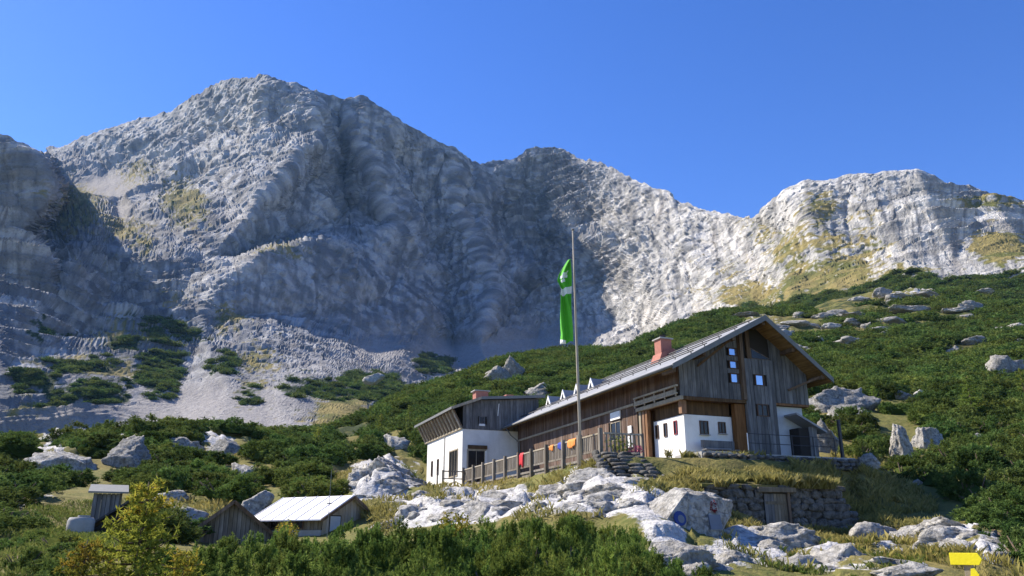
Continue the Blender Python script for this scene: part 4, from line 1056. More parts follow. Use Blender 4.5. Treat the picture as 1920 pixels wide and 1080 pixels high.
SMALL = [(1672,600,50,14,262),(1705,581,74,9,285),(1822,574,36,14,275),(1600,603,28,9,265),(1505,608,52,9,262),(1490,655,38,16,212),(1525,660,22,12,206),(1642,675,20,8,190),(1905,640,28,8,205),
         (1735,553,46,9,322),(1640,668,14,8,196),(1875,700,20,10,134),(1690,742,34,14,92),(1725,740,20,14,92),(1818,592,20,9,262),(1768,562,30,8,310),(1560,612,26,9,250),(1240,660,20,8,262),(1580,588,36,10,280),
         (1612,560,28,9,315),(1840,822,30,14,66),(1800,868,16,10,56),(1850,545,24,8,335),(930,704,34,22,188),(1010,735,44,22,160),(700,708,26,12,330),(1145,668,14,6,250),(1720,905,16,10,50),(860,820,16,8,118)]
g = random.Random(77)
for k in range(26):
    x = g.uniform(1400, 1915); SMALL.append((x, g.uniform(545, 640) if x > 1560 else g.uniform(585, 650), g.uniform(14, 46), g.uniform(6, 13), 280))
for i, s in enumerate(SMALL):
    boulder(*s[:5], "small white limestone outcrop showing through the pine scrub of the slope", i, False, group="outcrops on the scrub slope")

g = random.Random(14)
KN = [(960,948,230,30,41,18),(1110,928,110,30,35.5,12),(800,962,80,20,47,7),(720,915,70,45,53.5,12),(1430,1040,110,30,27.5,8),(1570,1050,120,18,28,9),(1690,1020,70,20,32,6),(1790,1010,90,26,30.5,8)]
for (cx, cy, rx, ry, Y, n) in KN:
    for k in range(n):
        px = cx + g.uniform(-rx, rx); py = cy + g.uniform(-ry, ry); Yg = ground_hit(px, py, Y); w = g.uniform(30, 85) * 40 / Yg
        boulder(px, py + w * .10, w, w * g.uniform(.30, .55), Yg, "broken pale limestone block on the rocky knoll below the hut", g.randrange(40), False, name="limestone_block", deep=g.uniform(.7, 1.1))["group"] = "limestone blocks of the knoll"
# the plaque boulder: one big split block, built for itself
pc = at(1272, 985, 28.0)
pbm = rock_mesh("plaque_boulder", 77, 6, 8, .05)
pv = np.empty(len(pbm.vertices) * 3, np.float32); pbm.vertices.foreach_get("co", pv); pv = pv.reshape(-1, 3).astype(float)
pv[:, 0] *= 2.45; pv[:, 1] *= 1.9; pv[:, 2] *= 1.75
front = np.array((.42, -.88, .20)); front /= np.linalg.norm(front)
pv -= np.maximum(0, pv @ front - 1.05)[:, None] * front                       # the flat shaded face that carries the plaques
slope = np.array((-.62, -.28, .74)); slope /= np.linalg.norm(slope)
pv -= np.maximum(0, pv @ slope - .85)[:, None] * slope                       # the sunny sloping back
crk = np.abs(pv[:, 0] - .18 - .25 * pv[:, 2] + .1 * noise(pv, .5, 3)); pv -= (.10 * np.exp(-(crk / .05) ** 2))[:, None] * front
pv += (.018 * ridged(pv, .25, 9) + .02 * noise(pv, .12, 8))[:, None] * (pv / np.linalg.norm(pv, axis=1)[:, None])
pbm.vertices.foreach_set("co", pv.astype(np.float32).ravel()); pbm.update()
pb = link("plaque_boulder", pbm, None, pc + np.array((0, .5, 0)))
tag(pb, "large split limestone boulder carrying two plaques below the stone steps", "boulder")
ROCKS.append((pc[0], pc[1] + .5, 2.2))
def on_front(px, py, lift):
    """where the sight line through that spot meets the boulder's flat face"""
    o = pc + np.array((0, .5, 0)); d = ray(px, py); k = ((o @ front) + 1.05 + lift) / (d @ front); return d * k
fq = Vector(front).to_track_quat('-Y', 'Z') if False else Vector(-front).to_track_quat('Y', 'Z')
pl = link("round_blue_plaque", MB().tube([(0, 0.02, 0), (0, -.015, 0)], [.24, .24], 24).mesh("round_blue_plaque", M["plaque_blue"]), None, on_front(1275, 972, .04), fq.to_euler())
tag(pl, "round dark blue plaque on the big split boulder", "plaque")
lk = link("emblem", MB().tube([(0.03, -.017, -.02), (0.03, -.022, -.02)], [.13, .13], 20).mesh("emblem", M["plaque"]), pl)
pq = link("memorial_plaque", MB().box(-.24, .24, -.03, .03, -.24, .24).mesh("memorial_plaque", M["plaque"]), None, on_front(1341, 979, .05), fq.to_euler())
tag(pq, "square slate memorial plaque on the big split boulder", "plaque")
MB().box(-.27, .27, -.02, .02, -.27, -.245).build("ledge", M["concrete"], pq)
# red wreath of flowers in the gap above the square plaque
wv = MB()
g = random.Random(8)
for k in range(70):
    a = g.uniform(0, 6.28); r = .20 + g.uniform(-.08, .08); x, z, y = r * .7 * math.cos(a), r * 1.3 * math.sin(a), g.uniform(-.07, .07); s = g.uniform(.03, .06)
    wv.add([(x - s, y, z), (x + s, y - .02, z - s * .4), (x, y + .02, z + s), (x, y - s, z)], [(0, 1, 2), (0, 3, 1), (1, 3, 2), (0, 2, 3)])
wo = link("red_wreath", wv.mesh("red_wreath", M["wreath"]), None, on_front(1338, 951, .10), None, (.6, .6, .6)); tag(wo, "small dark red flower wreath above the square plaque", "wreath")

# ------------------------------------------------------------------ stone cellar under the terrace
CEL = at(1460, 1000, 36.4); CEL[2] = at(1460, 999, 36.4)[2]
def build_cellar():
    rz = math.atan2(.26, .97)
    c = empty("stone_cellar", CEL, rz); tag(c, "rubble stone cellar with grey plank door and turf roof below the hut", "cellar")
    x0, x1, H = -3.35, 3.3, 2.05
    MB().box(x0, x1, .12, 4.2, -.6, H - .1).build("cellar_core", M["mortar"], c)
    g = random.Random(4)
    door = (-.62, .60)
    z = -.45; row = 0
    while z < H - .05:
        h = g.uniform(.22, .34); x = x0 + g.uniform(-.2, 0)
        while x < x1:
            w = g.uniform(.32, .72)
            if not (x + w > door[0] - .05 and x < door[1] + .05 and z < 1.72):
                s = link("stone", STONE[g.randrange(8)], c, (x + w / 2, .06 + g.uniform(-.05, .05), z + h / 2), (0, g.choice((0, math.pi)), g.choice((0, math.pi))), (w * .70, .22, h * .74))
            else:
                if x < door[0] - .05:
                    ww = door[0] - .03 - x
                    if ww > .1: link("stone", STONE[g.randrange(8)], c, (x + ww / 2, .06, z + h / 2), (0, 0, 0), (ww * .7, .22, h * .74))
                x = max(x + w, door[1] + .08) - w
            x += w
        z += h * .98; row += 1
    for k, hgt in enumerate((1.75, 1.5, 1.2, .85, .5)):                 # the right shoulder steps down into the bank
        for j in range(int(hgt / .28)):
            link("stone", STONE[g.randrange(8)], c, (x1 + .25 + k * .5, .15 + .22 * k, -.3 + j * .28), (0, 0, g.choice((0, math.pi))), (.36, .3, .19))
    dd = MB().box(door[0] + .05, door[1] - .05, .02, .06, -.1, 1.66).build("door", M["core"], c)
    n = 7; w = (door[1] - door[0] - .12) / n
    for k in range(n): MB().box(door[0] + .06 + k * w, door[0] + .06 + (k + 1) * w - .012, -.03, .02, -.08, 1.64 if k > 2 else 1.64).build("plank", M["grey_wood"] if k < 3 else M["shed_wood"], dd)
    MB().box(door[0] + .1, door[1] - .1, -.05, -.031, 1.2, 1.32).build("cross_bar", M["shed_wood"], dd)
    MB().box(door[0] - .3, door[1] + .35, -.22, .06, 1.70, 1.92).build("lintel", M["shed_wood"], c, bevel=.02)
    MB().box(door[1] - .04, door[1] + .08, -.10, .06, -.1, 1.70).build("door_jamb", M["beam"], c)
    roof = MB().prism_x([(-.05, H - .04), (4.6, H + .9), (4.6, H + .60), (-.05, H - .16)], x0 - .2, x1 + .3).build("turf_roof", M["ground"], c)
build_cellar()

def stone_course(parent, g, x0, x1, y, z, h, depth, wmin=.4, wmax=.9, name="stone"):
    x = x0
    while x < x1:
        w = min(g.uniform(wmin, wmax), x1 - x + .1)
        link(name, STONE[g.randrange(8)], parent, (x + w / 2, y + g.uniform(-.05, .05), z), (0, g.choice((0, math.pi)), g.choice((0, math.pi)) + g.uniform(-.06, .06)), (w * .6, depth, h * .66))
        x += w
def build_stairs():
    g = random.Random(9)
    a = at(1205, 897, 37.2)
    st = empty("stone_steps", a, HUT_RZ - .08); tag(st, "rough stone steps climbing from the rocks to the hut porch", "steps")
    for k in range(8): stone_course(st, g, -1.25 + .05 * k, 1.15 - .03 * k, k * .36, -.1 + k * .205, .22, .42, .5, 1.0, "step_stone")
    for k in range(7): stone_course(st, g, -2.0 + .1 * k, -1.3, .2 + k * .36, .0 + k * .22, .30, .4, .35, .6, "side_stone")
    w = empty("terrace_wall", hut_pt(-0.6, -2.7, -.55), HUT_RZ); tag(w, "low dry-stone wall edging the terrace in front of the gable", "wall")
    for k in range(3): stone_course(w, g, 0.0, 9.6, .0, .0 + k * .2, .22, .3, .3, .8)
    MB().box(0.0, 9.7, .15, 2.6, .0, .60).build("terrace_slab", M["concrete"], w)
    rr = empty("terrace_railing", hut_pt(2.3, -2.45, .1), HUT_RZ); tag(rr, "thin dark metal railing along the terrace in front of the gable", "railing")
    for k in range(5): MB().tube([(k * 1.4, 0, -.1), (k * 1.4, 0, 1.0)], [.025, .025], 6).build("post", M["dark"] if k else M["white"], rr)
    for z in (.5, .98): MB().tube([(0, 0, z), (5.6, 0, z)], [.02, .02], 6).build("rail", M["dark"], rr)
    pw = MB().box(6.0, 6.14, -.05, .09, -.2, 2.0).build("tall_post", M["dark"], rr)
    bn = empty("bench", hut_pt(1.0, -.45, 0), HUT_RZ); tag(bn, "grey wooden bench against the white plastered porch wall", "bench")
    MB().box(0, 2.1, -.2, .22, .40, .46).build("seat", M["grey_wood"], bn)
    MB().box(0, 2.1, .24, .29, .55, .95).build("backrest", M["grey_wood"], bn)
    for x in (.12, 1.9): 
        MB().box(x, x + .08, -.15, .2, -.02, .40).build("leg", M["grey_wood"], bn)
        MB().box(x, x + .08, .20, .26, .0, .95).build("back_post", M["grey_wood"], bn)
build_stairs()

# ------------------------------------------------------------------ sheds in the hollow
def boards_gable(parent, mat, x0, x1, y, zlo, top, width=.2): plank_run(parent, mat, x0, x1, y, zlo, top, width)
def build_barn():
    c = at(430, 1042, 40.0); rz = .30
    b = empty("plank_barn", (c[0], c[1], c[2]), rz); tag(b, "weathered plank barn gable half hidden by pines left of the white-roofed hut", "barn")
    hw = 2.0; ez = .9; rz_ = 2.45
    top = lambda x: rz_ - .05 - abs(x) * (rz_ - ez) / hw
    w = MB().prism_y([(-hw + .03, -.6), (hw - .03, -.6), (hw - .03, top(hw) - .04), (0, rz_ - .1), (-hw + .03, top(hw) - .04)], .03, 5).build("wall", M["core"], b)
    boards_gable(w, M["shed_wood"], -hw, hw, 0, -.6, top, .2)
    r = MB().prism_y([(-hw - .45, top(hw + .45) + .02), (0, rz_), (0, rz_ + .09), (-hw - .45, top(hw + .45) + .11)], -.3, 5.3).prism_y([(0, rz_), (hw + .45, top(hw + .45) + .02), (hw + .45, top(hw + .45) + .11), (0, rz_ + .09)], -.3, 5.3).build("roof", M["old_roof"], b)
    for s in (-1, 1): MB().bar((0, -.33, rz_ + .02), (s * (hw + .46), -.33, top(hw + .46) + .04), .05, .16).build("verge_board", M["beam"], r)
    ad = MB().box(-3.6, -2.1, .3, 3, -.6, .55).build("side_shed", M["shed_wood"], b)
    MB().prism_y([(-3.8, .55), (-2.1, .95), (-2.1, 1.03), (-3.8, .63)], .1, 3.1).build("side_shed_roof", M["brick"], ad)
build_barn()
def build_white_roof_hut():
    # gable end towards the viewer's right, long side to the left
    g0 = at(602, 1012, 40.0)
    rz = math.radians(58)
    b = empty("white_roofed_hut", g0, 0.0); tag(b, "low plank hut with a bright white metal roof behind the foreground pines", "hut")
    # corner points taken in metres relative to the near corner: long axis runs left and away
    ax = at(490, 965, 42.0)[:2] - at(602, 965, 40.0)[:2]; ln = np.linalg.norm(ax); ax /= ln
    ay = np.array((ax[1], -ax[0])) * (-1 if ax[1] * 1 < 0 else 1)
    ay = np.array((-ax[1], ax[0])); 
    if ay[0] < 0: ay = -ay
    W = 3.7; L = 4.1
    b.rotation_euler = (0, 0, math.atan2(ay[1], ay[0]))            # local x = across the gable, local y = along the hut
    sgn = 1.0
    ez = 1.15; rzg = 2.08
    top = lambda x: ez + (rzg - ez) * (1 - abs(x - W / 2) / (W / 2))
    wl = MB().prism_y([(0.03, -.6), (W - .03, -.6), (W - .03, ez - .03), (W / 2, rzg - .06), (0.03, ez - .03)], .03, L).build("wall", M["core"], b)
    plank_run(wl, M["pale_wood"], 0, W, 0, -.6, lambda x: top(x) - .03, .22, skip=[(.5, 1.3, -.7, 1.15)])
    MB().box(.54, 1.26, -.02, .01, -.5, 1.1).build("door", M["shade_white"], wl)
    plank_run(wl, M["shed_wood"], 0.0, L, .0, .45, ez - .02, .24, axis='y')
    MB().box(-.12, .0, 0.0, L, -.6, .44).build("stone_base", M["concrete"], wl)
    for y0 in (1.2, 2.9): window_y(wl, y0, y0 + .45, .55, 1.0, -.05, M["brown"], M["glass_dark"], 0, fw=.04)
    r = MB().prism_y([(-.45, ez - .28), (W / 2, rzg), (W / 2, rzg + .06), (-.45, ez - .22)], -.35, L + .5).prism_y([(W / 2, rzg), (W + .45, ez - .28), (W + .45, ez - .22), (W / 2, rzg + .06)], -.35, L + .5).build("roof", M["white_roof"], b)
    for k in range(7):
        y = -.3 + k * (L + .75) / 6; MB().bar((W / 2 - .01, y, rzg + .075), (-.44, y, ez - .20), .03, .035).build("sheet_seam", M["white_roof"], r)
    for s in (-1, 1): MB().bar((W / 2, -.36, rzg - .03), (W / 2 + s * (W / 2 + .46), -.36, ez - .30), .04, .14).build("verge_board", M["beam"], r)
    ms = empty("antenna_mast", at(613, 1010, 38.6)); tag(ms, "thin grey mast standing beside the white-roofed hut", "mast")
    MB().tube([(0, 0, -.8), (0, 0, 3.1)], [.02, .012], 6).build("pole", M["metal"], ms)
    MB().box(-.12, .12, -.02, .02, 1.55, 1.60).build("cross_arm", M["metal"], ms)
build_white_roof_hut()
def build_grey_shed():
    c = at(164, 1000, 40.0); b = empty("grey_shed", c, .45); b.scale = (1.18, 1.18, .98); tag(b, "small grey plank shed with a sloping pent roof at the left", "shed")
    W, D = 1.0, 2.0
    fr = lambda x: 1.95
    w = MB().box(0.03, W - .03, .03, D, -.5, 1.86).build("wall", M["core"], b)
    plank_run(w, M["grey_wood"], 0, W, 0, -.5, 1.9, .16)
    sd = MB().prism_x([(.02, -.5), (D, -.5), (D, 2.3), (.02, 1.9)], W, W + .04).build("side_wall", M["shed_wood"], b)
    plank_run(sd, M["shed_wood"], .02, D, W + .08, -.5, lambda y: 1.9 + .2 * y, .2, axis='y')
    MB().prism_x([(-.3, 1.90), (D + .25, 2.42), (D + .25, 2.50), (-.3, 1.98)], -.2, W + .3).build("roof", M["metal"], b)
    MB().box(.30, .34, -.06, -.05, .0, 1.6).build("door_batten", M["pale_wood"], w)
    c2 = at(198, 992, 35.5); l = empty("lean_to_roof", c2, .25); tag(l, "dark sloping lean-to roof in front of the grey shed", "shed")
    MB().prism_y([(-1.0, -.15), (1.1, 1.35), (1.1, 1.45), (-1.0, -.05)], 0, 1.8).build("roof_sheet", M["dark"], l)
    MB().box(-.8, 1.1, .1, 1.7, -.6, -.1).build("wall", M["concrete"], l)
    MB().prism_y([(-.7, -.1), (1.05, -.1), (1.05, 1.2)], .15, 1.65).build("side_wall", M["core"], l)
    c3 = at(150, 992, 35.0); t = link("concrete_cistern", None or MB().tube([(0, 0, -.7), (0, 0, .30), (0, 0, .42), (0, 0, .44)], [.62, .60, .52, .1], 20).mesh("concrete_cistern", M["concrete"], True), None, c3)
    t.scale = (.9, .8, 1.1); tag(t, "pale concrete cistern beside the dark lean-to roof", "cistern")
    MB().tube([(0.1, 0, .44), (0.1, 0, .50)], [.28, .26], 16).build("lid", M["concrete"], t)
build_grey_shed()

# ------------------------------------------------------------------ trail sign
sp = at(1817, 1080, 12.5); s_top = at(1817, 1050, 12.5)
sg = empty("trail_sign", (sp[0], sp[1], -1.9)); tag(sg, "yellow arrow trail sign on a pale wooden post at the lower right", "sign")
h = s_top[2] + 1.9
MB().box(-.055, .055, 0, .09, -.3, h - .02).build("post", M["pale_wood"], sg, bevel=.01)
sg.rotation_euler = (0, 0, -.80)
MB().prism_y([(-.22, h - .07), (.17, h - .07), (.22, h + .015), (.17, h + .10), (-.22, h + .10)], -.03, -.003).build("arrow_board", M["yellow"], sg, bevel=.004)
o = MB().prism_y([(.02, -.09), (.12, -.11), (.15, .0), (.10, .09), (.05, .08)], -.03, -.005).build("small_board", M["yellow"], sg); o.location = (0, -.01, h - .20)


# ------------------------------------------------------------------ vegetation
def unit(a): return a / (np.linalg.norm(a, axis=-1)[..., None] + 1e-9)
def needle_mesh(name, seed, shoots, needles, nl, nw, sl, spread=1.0, hgt=.85, core=.62, mat=None, upright=.7, clumps=0):
    """a low dome of upturned shoots, each a brush of needles"""
    g = np.random.default_rng(seed)
    az = g.uniform(0, 2 * np.pi, shoots); el = np.arcsin(g.uniform(-.12, 1, shoots))
    d = np.stack([np.cos(az) * np.cos(el), np.sin(az) * np.cos(el), np.sin(el)], 1)
    lump = 1 + .55 * noise(d, .55, seed) + .25 * noise(d, .25, seed + 1)
    rad = (.66 + .34 * g.random(shoots) ** .4) * lump
    b = d * rad[:, None] * np.array((spread, spread, hgt))
    sd = unit(d * (1 - upright) + np.array((0, 0, 1.0)) * upright + g.normal(size=(shoots, 3)) * .28)
    if clumps:                                              # shoots gathered into rounded heads with gaps between
        ca = g.uniform(0, 2 * np.pi, clumps); ce = np.arcsin(g.uniform(-.05, 1, clumps))
        cd = np.stack([np.cos(ca) * np.cos(ce), np.sin(ca) * np.cos(ce), np.sin(ce)], 1)
        cc_ = cd * (.55 + .35 * g.random(clumps))[:, None] * np.array((spread, spread, hgt)); cr = g.uniform(.17, .34, clumps)
        w_ = g.integers(0, clumps, shoots); o = unit(g.normal(size=(shoots, 3)) + cd[w_] * .8 + np.array((0, 0, .5)))
        b = cc_[w_] + o * (cr[w_] * g.uniform(.55, 1.0, shoots))[:, None]; sd = unit(o * .75 + np.array((0, 0, 1.0)) * upright + g.normal(size=(shoots, 3)) * .2)
    L = sl * g.uniform(.7, 1.35, shoots)
    n = shoots * needles
    S = np.repeat(np.arange(shoots), needles)
    f = g.random(n); rdir = unit(np.cross(sd[S], g.normal(size=(n, 3))))
    p = b[S] + sd[S] * (L[S] * (f - .35))[:, None]
    nd = unit(sd[S] * g.uniform(.35, .9, n)[:, None] + rdir)
    ln = nl * g.uniform(.75, 1.25, n) * (1.05 - .35 * f)
    side = unit(np.cross(nd, g.normal(size=(n, 3)))) * (nw / 2)
    v = np.stack([p - side, p + side, p + nd * ln[:, None]], 1).reshape(-1, 3)
    tris = np.arange(n * 3).reshape(-1, 3)
    tip = np.tile(np.array((.15, .15, 1.0)), n) * np.repeat(.45 + .55 * f, 3)
    sh = np.repeat(np.clip(g.random(shoots) ** 2, 0, 1)[S], 3)
    # dark lumpy core that keeps the bush from being seen through
    bm = bmesh.new(); bmesh.ops.create_icosphere(bm, subdivisions=2, radius=1.0)
    cv = np.array([q.co for q in bm.verts]); ct = np.array([[q.index for q in fc.verts] for fc in bm.faces]); bm.free()
    cv = cv * (1 + .55 * noise(cv, .55, seed) + .25 * noise(cv, .25, seed + 1))[:, None] * np.array((spread, spread, hgt)) * core
    cv[:, 2] = np.maximum(cv[:, 2], -.15)
    V = np.concatenate([v, cv]); T = np.concatenate([tris, ct + len(v)])
    return mesh_np(name, V, tris=T, mats=[mat or M["needle"]], smooth_shade=False,
                   attrs={"tip": np.concatenate([tip, np.full(len(cv), .1)]), "shoot": np.concatenate([sh, np.zeros(len(cv))])})
def stems_mesh(seed, n=9):
    g = random.Random(seed); m = MB()
    for k in range(n):
        a = g.uniform(0, 6.28); r = g.uniform(.35, .75)
        m.tube([(0, 0, -.15), (.4 * r * math.cos(a), .4 * r * math.sin(a), .08), (r * math.cos(a), r * math.sin(a), .35 + g.uniform(0, .3))], [.05, .035, .015], 5)
    return m.mesh("pine_stems", M["bark"], True)
NEAR = [needle_mesh("pine_foliage_near", 500 + i, 380, 34, .075, .020, .15, 1.0, .95, .58, M["needle_near"], .45, 22) for i in range(5)]
MID = [needle_mesh("pine_foliage", 520 + i, 280, 14, .12, .040, .17, 1.0, .8, .62, None, .4, 14) for i in range(5)]
FAR = [needle_mesh("pine_scrub_unit", 540 + i, 130, 7, .22, .085, .26, 1.0, .62, .72) for i in range(4)]
STEMS = [stems_mesh(i) for i in range(3)]
def pine_bush(loc, sx, sz, rot, foliage, label, group, seed=0):
    b = empty("dwarf_pine", loc, rot); b.scale = (sx, sx, sz)
    tag(b, label, "dwarf pine", group)
    link("foliage", foliage, b); link("stems", STEMS[seed % 3], b)
    return b
def gh(x, y): return float(height(x, y)[0])

# foreground thicket
g = np.random.default_rng(21)
n_fg = 0
for row, (Y, ptop) in enumerate(((23.5, 972), (21.0, 978), (18.5, 985), (16.2, 1000), (14.2, 1022), (12.2, 1045))):
    dep = Y * .99
    xs = np.arange(350, 1260, 1.25 / dep * FPX)
    for x in xs:
        px = x + g.uniform(-16, 16); YY = Y + g.uniform(-.8, .8)
        lim = np.interp(px, [360, 430, 520, 640, 700, 760, 850, 900, 960, 1010, 1100, 1180, 1245, 1260], [1030, 1020, 1012, 992, 985, 990, 1000, 988, 975, 978, 972, 985, 1010, 1050])
        top = max(lim, ptop) - 10 + g.uniform(-8, 14)
        P = at(px, top, YY); z0 = gh(P[0], P[1])
        hz = P[2] - z0
        if hz < .35: continue
        hz = min(hz, 2.3); 
        sx = g.uniform(.75, 1.05)
        pine_bush((P[0], P[1], P[2] - hz), sx, hz / 1.02, g.uniform(0, 6.28), NEAR[int(g.integers(5))], "bright green dwarf pine in the dense thicket across the foreground", "foreground pine thicket", n_fg)
        n_fg += 1
for px, top, Y, sx in ((1235,1040,17,.7),(1180,1052,15,.8),(1330,1070,14,.6),(1265,1075,13,.6),(1300,1090,12,.6),(1510,1066,23,.6),(1620,1052,26,.6),(1730,1062,22,.55),(1590,1080,20,.5)):
    P = at(px, top, Y); z0 = gh(P[0], P[1]); hz = min(1.1 if px > 1400 else 9, max(.5, P[2] - z0)); P[2] = min(P[2], z0 + hz)
    pine_bush((P[0], P[1], P[2] - hz), sx, hz, px, NEAR[px % 5], "dwarf pine at the bottom edge in front of the rounded white boulder" if px < 1400 else "small dwarf pine among rocks and dry grass left of the yellow sign", "pines before the rounded boulder" if px < 1400 else "small pines left of the sign", px); n_fg += 1

for k, (px, py, Y) in enumerate(((20,1012,26),(70,1000,28),(112,1020,26),(45,1040,22),(100,1050,21),(10,1066,19),(130,1058,20),(70,1072,18),(140,1035,24))):
    P = at(px, py, Y); pine_bush((P[0], P[1], gh(P[0], P[1]) - .05), .55 + .1 * (k % 3), .5 + .08 * (k % 4), k * 1.7, MID[k % 5], "low pine seedling in the green meadow at the lower left", "seedlings in the left meadow", k)
# scrub over the knolls and slopes
CLEAR = [(0,1055,120,55),(120,1010,110,55),(60,952,50,24),(190,960,120,60),(330,955,90,38),(600,990,140,45),(430,985,110,50),(720,930,95,85),(800,985,130,60),(1000,950,330,75),(1420,985,230,110),(1600,1000,110,90),(1700,1045,150,50),
         (1660,940,60,45),(1500,870,90,60),(660,835,40,30),(420,835,90,18),(100,868,60,16),(740,825,26,22),(1780,1020,100,50),(240,858,30,30),(690,735,14,8),(1585,765,70,30),(1700,830,55,50),(1545,835,50,45),(1640,890,40,25),(450,880,32,24),(640,905,35,45),
         (1490,615,70,20),(1570,580,60,16),(1620,560,50,14),(1690,556,40,10),(1700,745,35,12),(1290,600,18,9),(760,880,45,35),(490,930,40,25),(1750,870,20,14)]
def build_scrub():
    g = np.random.default_rng(33)
    pts = []
    r = 30.0
    while r < 430:
        sp = 1.35 + r * .0085
        for a in np.arange(-.74, .76, sp / r):
            aa = a + g.uniform(-.45, .45) * sp / r; r2 = r + g.uniform(-.45, .45) * sp
            pts.append((r2 * math.sin(aa), r2 * math.cos(aa), sp))
        r += sp * .9
    A = np.array(pts)
    z, px, py, rk, ins = height(A[:, 0], A[:, 1], True)
    P = np.stack([A[:, 0], A[:, 1], z], 1)
    pxx, pyy = project(P)
    keep = (pxx > -120) & (pxx < 2040) & (ins < .02) & (rk < .42)
    for cx, cy, rx, ry in CLEAR: keep &= (((pxx - cx) / rx) ** 2 + ((pyy - cy) / ry) ** 2) > 1 + .5 * noise(P, 6, 5)
    t, s = hut_ts(A[:, 0], A[:, 1])
    keep &= ~((t > -8.5) & (t < 11.5) & (s > -9) & (s < 37))
    rr = np.hypot(A[:, 0], A[:, 1])
    dens = noise(P * (1, 1, 0), 16, 8) + .5 * noise(P * (1, 1, 0), 7, 9)
    # thinner cover on the left knolls, closed cover on the slopes
    need = np.where(pxx < 700, -.38, np.where(rr > 60, -.85, -.45))
    need = np.where((rr > 240) & (pxx > 1380), -.32 + .3 * smooth(rr, 260, 340), need)
    keep &= dens > need
    for (rx_, ry_, rad) in ROCKS:
        dd = np.hypot(A[:, 0] - rx_, A[:, 1] - ry_)
        vx, vy = -rx_, -ry_; vl = math.hypot(vx, vy); vx /= vl; vy /= vl             # keep the sight line to the rock open as well
        along = (A[:, 0] - rx_) * vx + (A[:, 1] - ry_) * vy; across = np.abs((A[:, 0] - rx_) * vy - (A[:, 1] - ry_) * vx)
        keep &= ~((dd < rad * .95 + .25) | ((along > 0) & (along < rad + A[:, 2] * 1.6) & (across < rad * .85)))
    idx = np.where(keep)[0]
    P = P[idx]; sp = A[idx, 2]; rr = rr[idx]; pxx = pxx[idx]
    sx = sp * g.uniform(.62, 1.05, len(P)) * np.where(pxx < 700, 1.3, 1.0); sz = sp * g.uniform(.62, 1.1, len(P)) * np.where(rr < 110, .95, .8)
    rot = g.uniform(0, 6.28, len(P))
    order = np.argsort(rr)
    n_ind = min(len(order), 290 - n_fg)
    for k in order[:n_ind]:
        if pxx[k] < 700: lab, grp = "dark green dwarf pine on the rocky knolls above the sheds", "pines on the left knolls"
        elif pxx[k] < 1500: lab, grp = "dwarf pine on the bank around the annex and rocks", "pines around the hut"
        else: lab, grp = "dwarf pine on the near slope right of the hut", "pines right of the hut"
        pine_bush(P[k] - np.array((0, 0, .1)), sx[k], sz[k], rot[k], MID[int(g.integers(5))], lab, grp, int(k))
    rest = order[n_ind:]
    return P[rest], sx[rest], sz[rest], rot[rest], rr[rest]
SCP, SSX, SSZ, SROT, SRR = build_scrub()
# scrub patches on the lower rock of the mountain
g = np.random.default_rng(35)
pick = g.choice(len(MTN_PINE), size=min(2600, len(MTN_PINE)), replace=False, p=(MTN_PINE_W ** 2) / (MTN_PINE_W ** 2).sum())
mp = MTN_PINE[pick]; msz = np.hypot(mp[:, 0], mp[:, 1]) * .0075 * g.uniform(.5, 1.3, len(mp))

def scatter_object(name, P, scl, rot, pick_i, protos, label):
    me = bpy.data.meshes.new(name); me.vertices.add(len(P)); me.vertices.foreach_set("co", np.asarray(P, np.float32).ravel())
    for nm, typ, arr in (("scl", 'FLOAT_VECTOR', scl), ("rot", 'FLOAT', rot), ("pick", 'INT', pick_i)):
        a = me.attributes.new(nm, typ, 'POINT'); a.data.foreach_set("vector" if typ == 'FLOAT_VECTOR' else "value", np.asarray(arr).ravel())
    col = bpy.data.collections.new(name + "_units")
    for i, pm in enumerate(protos):
        o = bpy.data.objects.new("%s_unit_%d" % (name, i), pm); col.objects.link(o)
    ob = link(name, me); tag(ob, label, kind="stuff")
    ng = bpy.data.node_groups.new(name + "_nodes", 'GeometryNodeTree')
    ng.interface.new_socket("Geometry", in_out='INPUT', socket_type='NodeSocketGeometry'); ng.interface.new_socket("Geometry", in_out='OUTPUT', socket_type='NodeSocketGeometry')
    N = ng.nodes; L = ng.links
    gi = N.new("NodeGroupInput"); go = N.new("NodeGroupOutput")
    m2p = N.new("GeometryNodeMeshToPoints"); L.new(gi.outputs[0], m2p.inputs["Mesh"])
    ci = N.new("GeometryNodeCollectionInfo"); ci.inputs["Collection"].default_value = col; ci.inputs["Separate Children"].default_value = True; ci.inputs["Reset Children"].default_value = True
    iop = N.new("GeometryNodeInstanceOnPoints"); iop.inputs["Pick Instance"].default_value = True
    def na(nm, dt): x = N.new("GeometryNodeInputNamedAttribute"); x.data_type = dt; x.inputs["Name"].default_value = nm; return x.outputs["Attribute"]
    cx = N.new("ShaderNodeCombineXYZ"); L.new(na("rot", 'FLOAT'), cx.inputs[2])
    L.new(m2p.outputs[0], iop.inputs["Points"]); L.new(ci.outputs[0], iop.inputs["Instance"]); L.new(na("pick", 'INT'), iop.inputs["Instance Index"])
    L.new(cx.outputs[0], iop.inputs["Rotation"]); L.new(na("scl", 'FLOAT_VECTOR'), iop.inputs["Scale"]); L.new(iop.outputs[0], go.inputs[0])
    md = ob.modifiers.new("scatter", 'NODES'); md.node_group = ng
    return ob
near_m = SRR < 110
g = np.random.default_rng(36)
allP = np.concatenate([SCP, mp]); n1 = len(SCP)
scl = np.concatenate([np.stack([SSX, SSX, SSZ], 1), np.stack([msz, msz, msz * .8], 1)])
rot = np.concatenate([SROT, g.uniform(0, 6.28, len(mp))])
